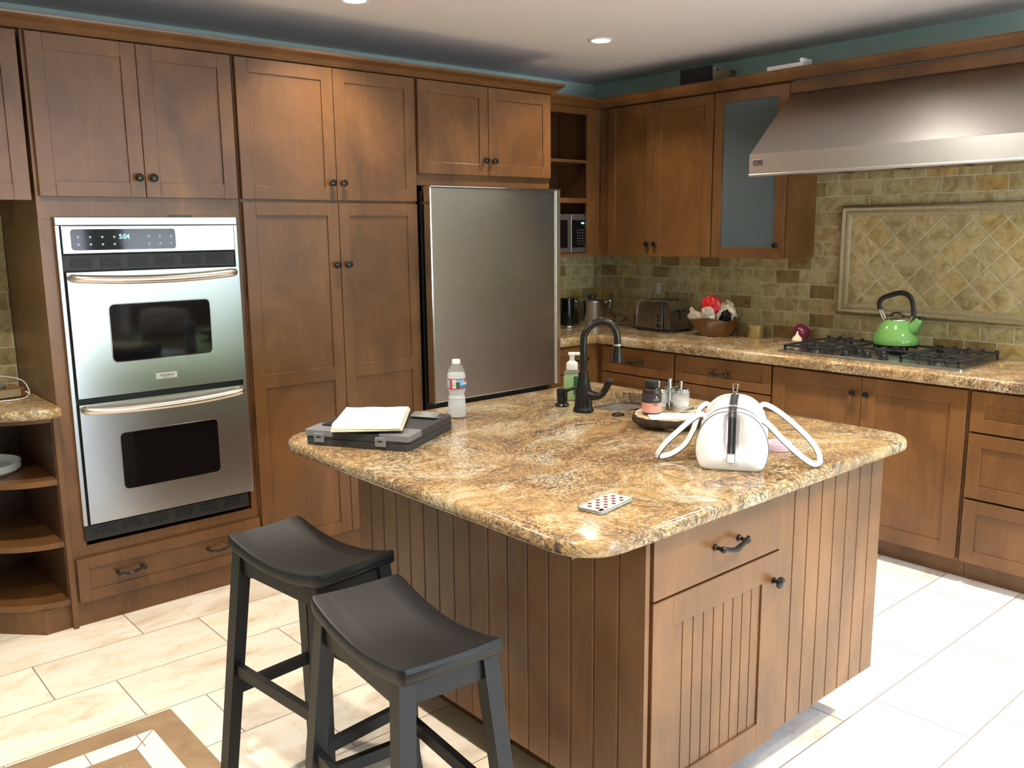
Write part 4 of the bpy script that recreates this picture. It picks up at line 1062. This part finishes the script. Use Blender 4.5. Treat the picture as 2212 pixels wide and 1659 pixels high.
mb.rings(rs); body = mb.done('body', t, sharp=60)
for y in (.006, L-.006): MB('casegrey').tube([p*1.0+Vector((0, 0, .0005)) for p in ring(y, 1.006, 1.008)], .0013, 6, closed=True).done('piping', body)
# zip: black tape running up the near face and along the crest
def crest(y): return .162*(1.005+.080*math.sin(pi*min(max(y/L, 0), 1)))
zp = [(-.0005, .052), (.0025, .075), (.0035, .10), (.002, .125), (.0005, .145), (.002, .157)]+[(y, crest(y)) for y in (.012, .03, .06, .10, .14, .18, .22, .255)]
def strip(mb, pts, hw, off, th=.0015):
    rs = []
    for i, (y, z) in enumerate(pts):
        a = Vector(pts[max(i-1, 0)]); b = Vector(pts[min(i+1, len(pts)-1)]); tt = (b-a).normalized(); n = Vector((-tt.y, tt.x))
        y2, z2 = y+n.x*off, z+n.y*off; y3, z3 = y+n.x*(off+th), z+n.y*(off+th)
        rs.append([Vector((-hw, y2, z2)), Vector((hw, y2, z2)), Vector((hw, y3, z3)), Vector((-hw, y3, z3))])
    return mb.rings(rs)
zpp = [(-.0115, .050), (-.006, .070)]+[(y-.004 if z < .15 else y, z) for y, z in zp[2:]]
zo = strip(MB('blackmatte'), zpp, .0105, .001).done('zip', t, label='black zip tape', sharp=60)
strip(MB('zip'), zpp, .0019, .0028, .0012).done('zip_teeth', zo, label='silver zip teeth')
tb = MB('leather').prism(rrect(-.010, .010, .028, .052, .003), -.0225, -.0165, plane='xz').done('end_tab', t)
MB('case').tube([Vector((a, -.0222, b)) for a, b in rrect(-.0102, .0102, .0278, .0522, .003)], .0007, 5, closed=True).done('tab_edge', tb)
MB('leather').lathe([(.0055, .0222), (.0055, .0242), (0, .0245)], c=(0, 0, .037), axis='-y', seg=20).done('snap', tb)
pm = MB('chrome'); z_ = crest(.175)
pm.tube([Vector((a, .175+.010*((b-z_)/.03), b)) for a, b in ((-.0055, z_+.012), (.0055, z_+.012), (.0070, z_+.033), (-.0070, z_+.033))], .0019, 6, closed=True)
pm.box(-.004, .004, .174, .178, z_+.002, z_+.013, .001); pm.done('zip_pull', zo)
# strap bands across the body and the two flopped handles
def band_over(y0, hw, z0):
    rs = []; P = [p for p in ring(0, 1.012, 1.0) if p.z > z0]
    P = sorted(P, key=lambda p: math.atan2(p.z-.05, p.x)); kk = crest(y0)/.162
    mb = MB('leather')
    mb.rings([[Vector((p.x, y0-hw, .003+p.z*kk)), Vector((p.x, y0+hw, .003+p.z*kk)), Vector((p.x*.98, y0+hw, p.z*kk-.001)), Vector((p.x*.98, y0-hw, p.z*kk-.001))] for p in P])
    b_ = mb.done('strap_band', t, sharp=60)
band_over(.050, .009, .105); band_over(.215, .009, .105)
HL = [(-.068, .050, .112), (-.078, .045, .141), (-.100, .040, .137), (-.146, .035, .095), (-.183, .030, .056), (-.203, .040, .022), (-.198, .060, .013), (-.166, .090, .017), (-.134, .120, .038), (-.116, .150, .069), (-.106, .180, .103), (-.100, .200, .126), (-.082, .214, .140), (-.068, .219, .122)]
HR = [(.066, .050, .112), (.072, .045, .134), (.092, .045, .126), (.132, .050, .084), (.174, .060, .044), (.211, .072, .016), (.229, .090, .012), (.235, .110, .018), (.224, .130, .045), (.196, .150, .076), (.146, .180, .115), (.104, .200, .140), (.078, .214, .145), (.066, .219, .122)]
for P0, sg in ((HL, -1), (HR, 1)):
    P = bez(P0, 5)
    h = MB('leather').tube(P, .0082, 12, flat=.22, upv=(sg*.35, -.9, .35)).done('handle', t)
    tt = [(P[min(i+1, len(P)-1)]-P[max(i-1, 0)]).normalized() for i in range(len(P))]; uv = Vector((sg*.35, -.9, .35))
    edge = []
    for p, d_ in zip(P, tt):
        nx = (uv-d_*uv.dot(d_)).normalized(); by = d_.cross(nx); by = -by if by.z > 0 else by; edge.append(p+by*.0080)
    MB('case').tube(edge, .0014, 6).done('handle_edge', h)
    for y, z in ((.050, .118), (.217, .124)): MB('chrome').tube([Vector((sg*(.070+.007*cos(q)), y, z+.010*sin(q))) for q in [2*pi*k/16 for k in range(16)]], .0016, 6, closed=True).done('ring', h)
# clear pink containers behind the bag
o = MB('pink').lathe([(.034, .0004), (.037, .002), (.0375, .010), (.036, .0105), (.036, .012), (.0385, .0125), (.0385, .022), (.036, .024), (.030, .022), (0, .022)], seg=36).done('pink_container', loc=(2.262, 1.402, ZI)); tag(o, 'small round clear pink plastic container beside the handbag', 'container')

# ---------------------------------------------------------------- stools
def make_stool(label):
    t = thing('bar_stool', label, 'bar stool', (0, 0, 0), 0, 'black saddle bar stools')
    mb = MB('stool'); hx, hy = .119, .2175; rs = []; N = 24
    def zt(v): return .706+.034*(abs(v)**1.9)
    for k in range(N+1):
        v = -1+2*k/N; y = v*hy; z = zt(v); th = .034-.006*(1-abs(v)); e = .006; ex = hx-(.004 if abs(v) > .97 else 0)
        rs.append([Vector((a, y, b)) for a, b in ((-ex+.002, z-th), (-ex, z-th+.004), (-ex, z-e), (-ex+.002, z-.002), (-ex+e, z), (-ex*.5, z-.0025), (0, z-.0035), (ex*.5, z-.0025), (ex-e, z), (ex-.002, z-.002), (ex, z-e), (ex, z-th+.004), (ex-.002, z-th))])
    # rounded end noses
    rs = [[Vector((p.x*.985, -hy-.003, .5*(p.z+.722))) for p in rs[0]]]+rs+[[Vector((p.x*.985, hy+.003, .5*(p.z+.722))) for p in rs[-1]]]
    mb.rings(rs); mb.done('seat', t, sharp=45)
    def at(sx, sy, z):
        f = 1-z/.70; return Vector((sx*(.098+.052*f), sy*(.178+.068*f), z))
    for sx in (-1, 1):
        for sy in (-1, 1):
            mb = MB('stool'); rs = []
            for z, w_ in ((0.0, .0165), (.02, .0175), (.69, .0185), (.700, .0185)):
                c = at(sx, sy, z); zz = z if z < .69 else .700-.012*0
                rs.append([Vector((c.x+a*w_, c.y+b*w_*1.1, c.z)) for a, b in ((-1, -1), (1, -1), (1, 1), (-1, 1))])
            mb.rings(rs); mb.done('leg', t)
    def rail(p, q, h, w_, name):
        d = (q-p).normalized(); s = Vector((-d.y, d.x, 0)).normalized(); mb = MB('stool')
        mb.rings([[c+s*a*w_+Vector((0, 0, b*h)) for a, b in ((-1, -1), (1, -1), (1, 1), (-1, 1))] for c in (p+d*.0, q-d*.0)])
        mb.done(name, t)
    ins = .012
    for s in (-1, 1):
        a, b = at(s, -1, .352), at(s, 1, .352); rail(a+Vector((0, ins, 0)), b-Vector((0, ins, 0)), .016, .0095, 'stretcher')
        a, b = at(-1, s, .285), at(1, s, .285); rail(a+Vector((ins, 0, 0)), b-Vector((ins, 0, 0)), .016, .0095, 'stretcher')
        a, b = at(s, -1, .662), at(s, 1, .662); rail(a+Vector((0, ins, 0)), b-Vector((0, ins, 0)), .022, .009, 'apron')
        a, b = at(-1, s, .668), at(1, s, .668); rail(a+Vector((ins, 0, 0)), b-Vector((ins, 0, 0)), .022, .009, 'apron')
    return t
s1 = make_stool('black saddle-seat bar stool farther from the camera, beside the wall oven drawer')
s1.location = (1.073, 2.077, .0005); s1.rotation_euler = (0, 0, radians(6))
s2 = s1.copy(); COL.objects.link(s2); s2['label'] = 'black saddle-seat bar stool nearest the camera at the island corner'
for c_ in list(s1.children):
    k = c_.copy(); COL.objects.link(k); k.parent = s2
s2.location = (.997, 1.522, .0005); s2.rotation_euler = (0, 0, radians(-5))
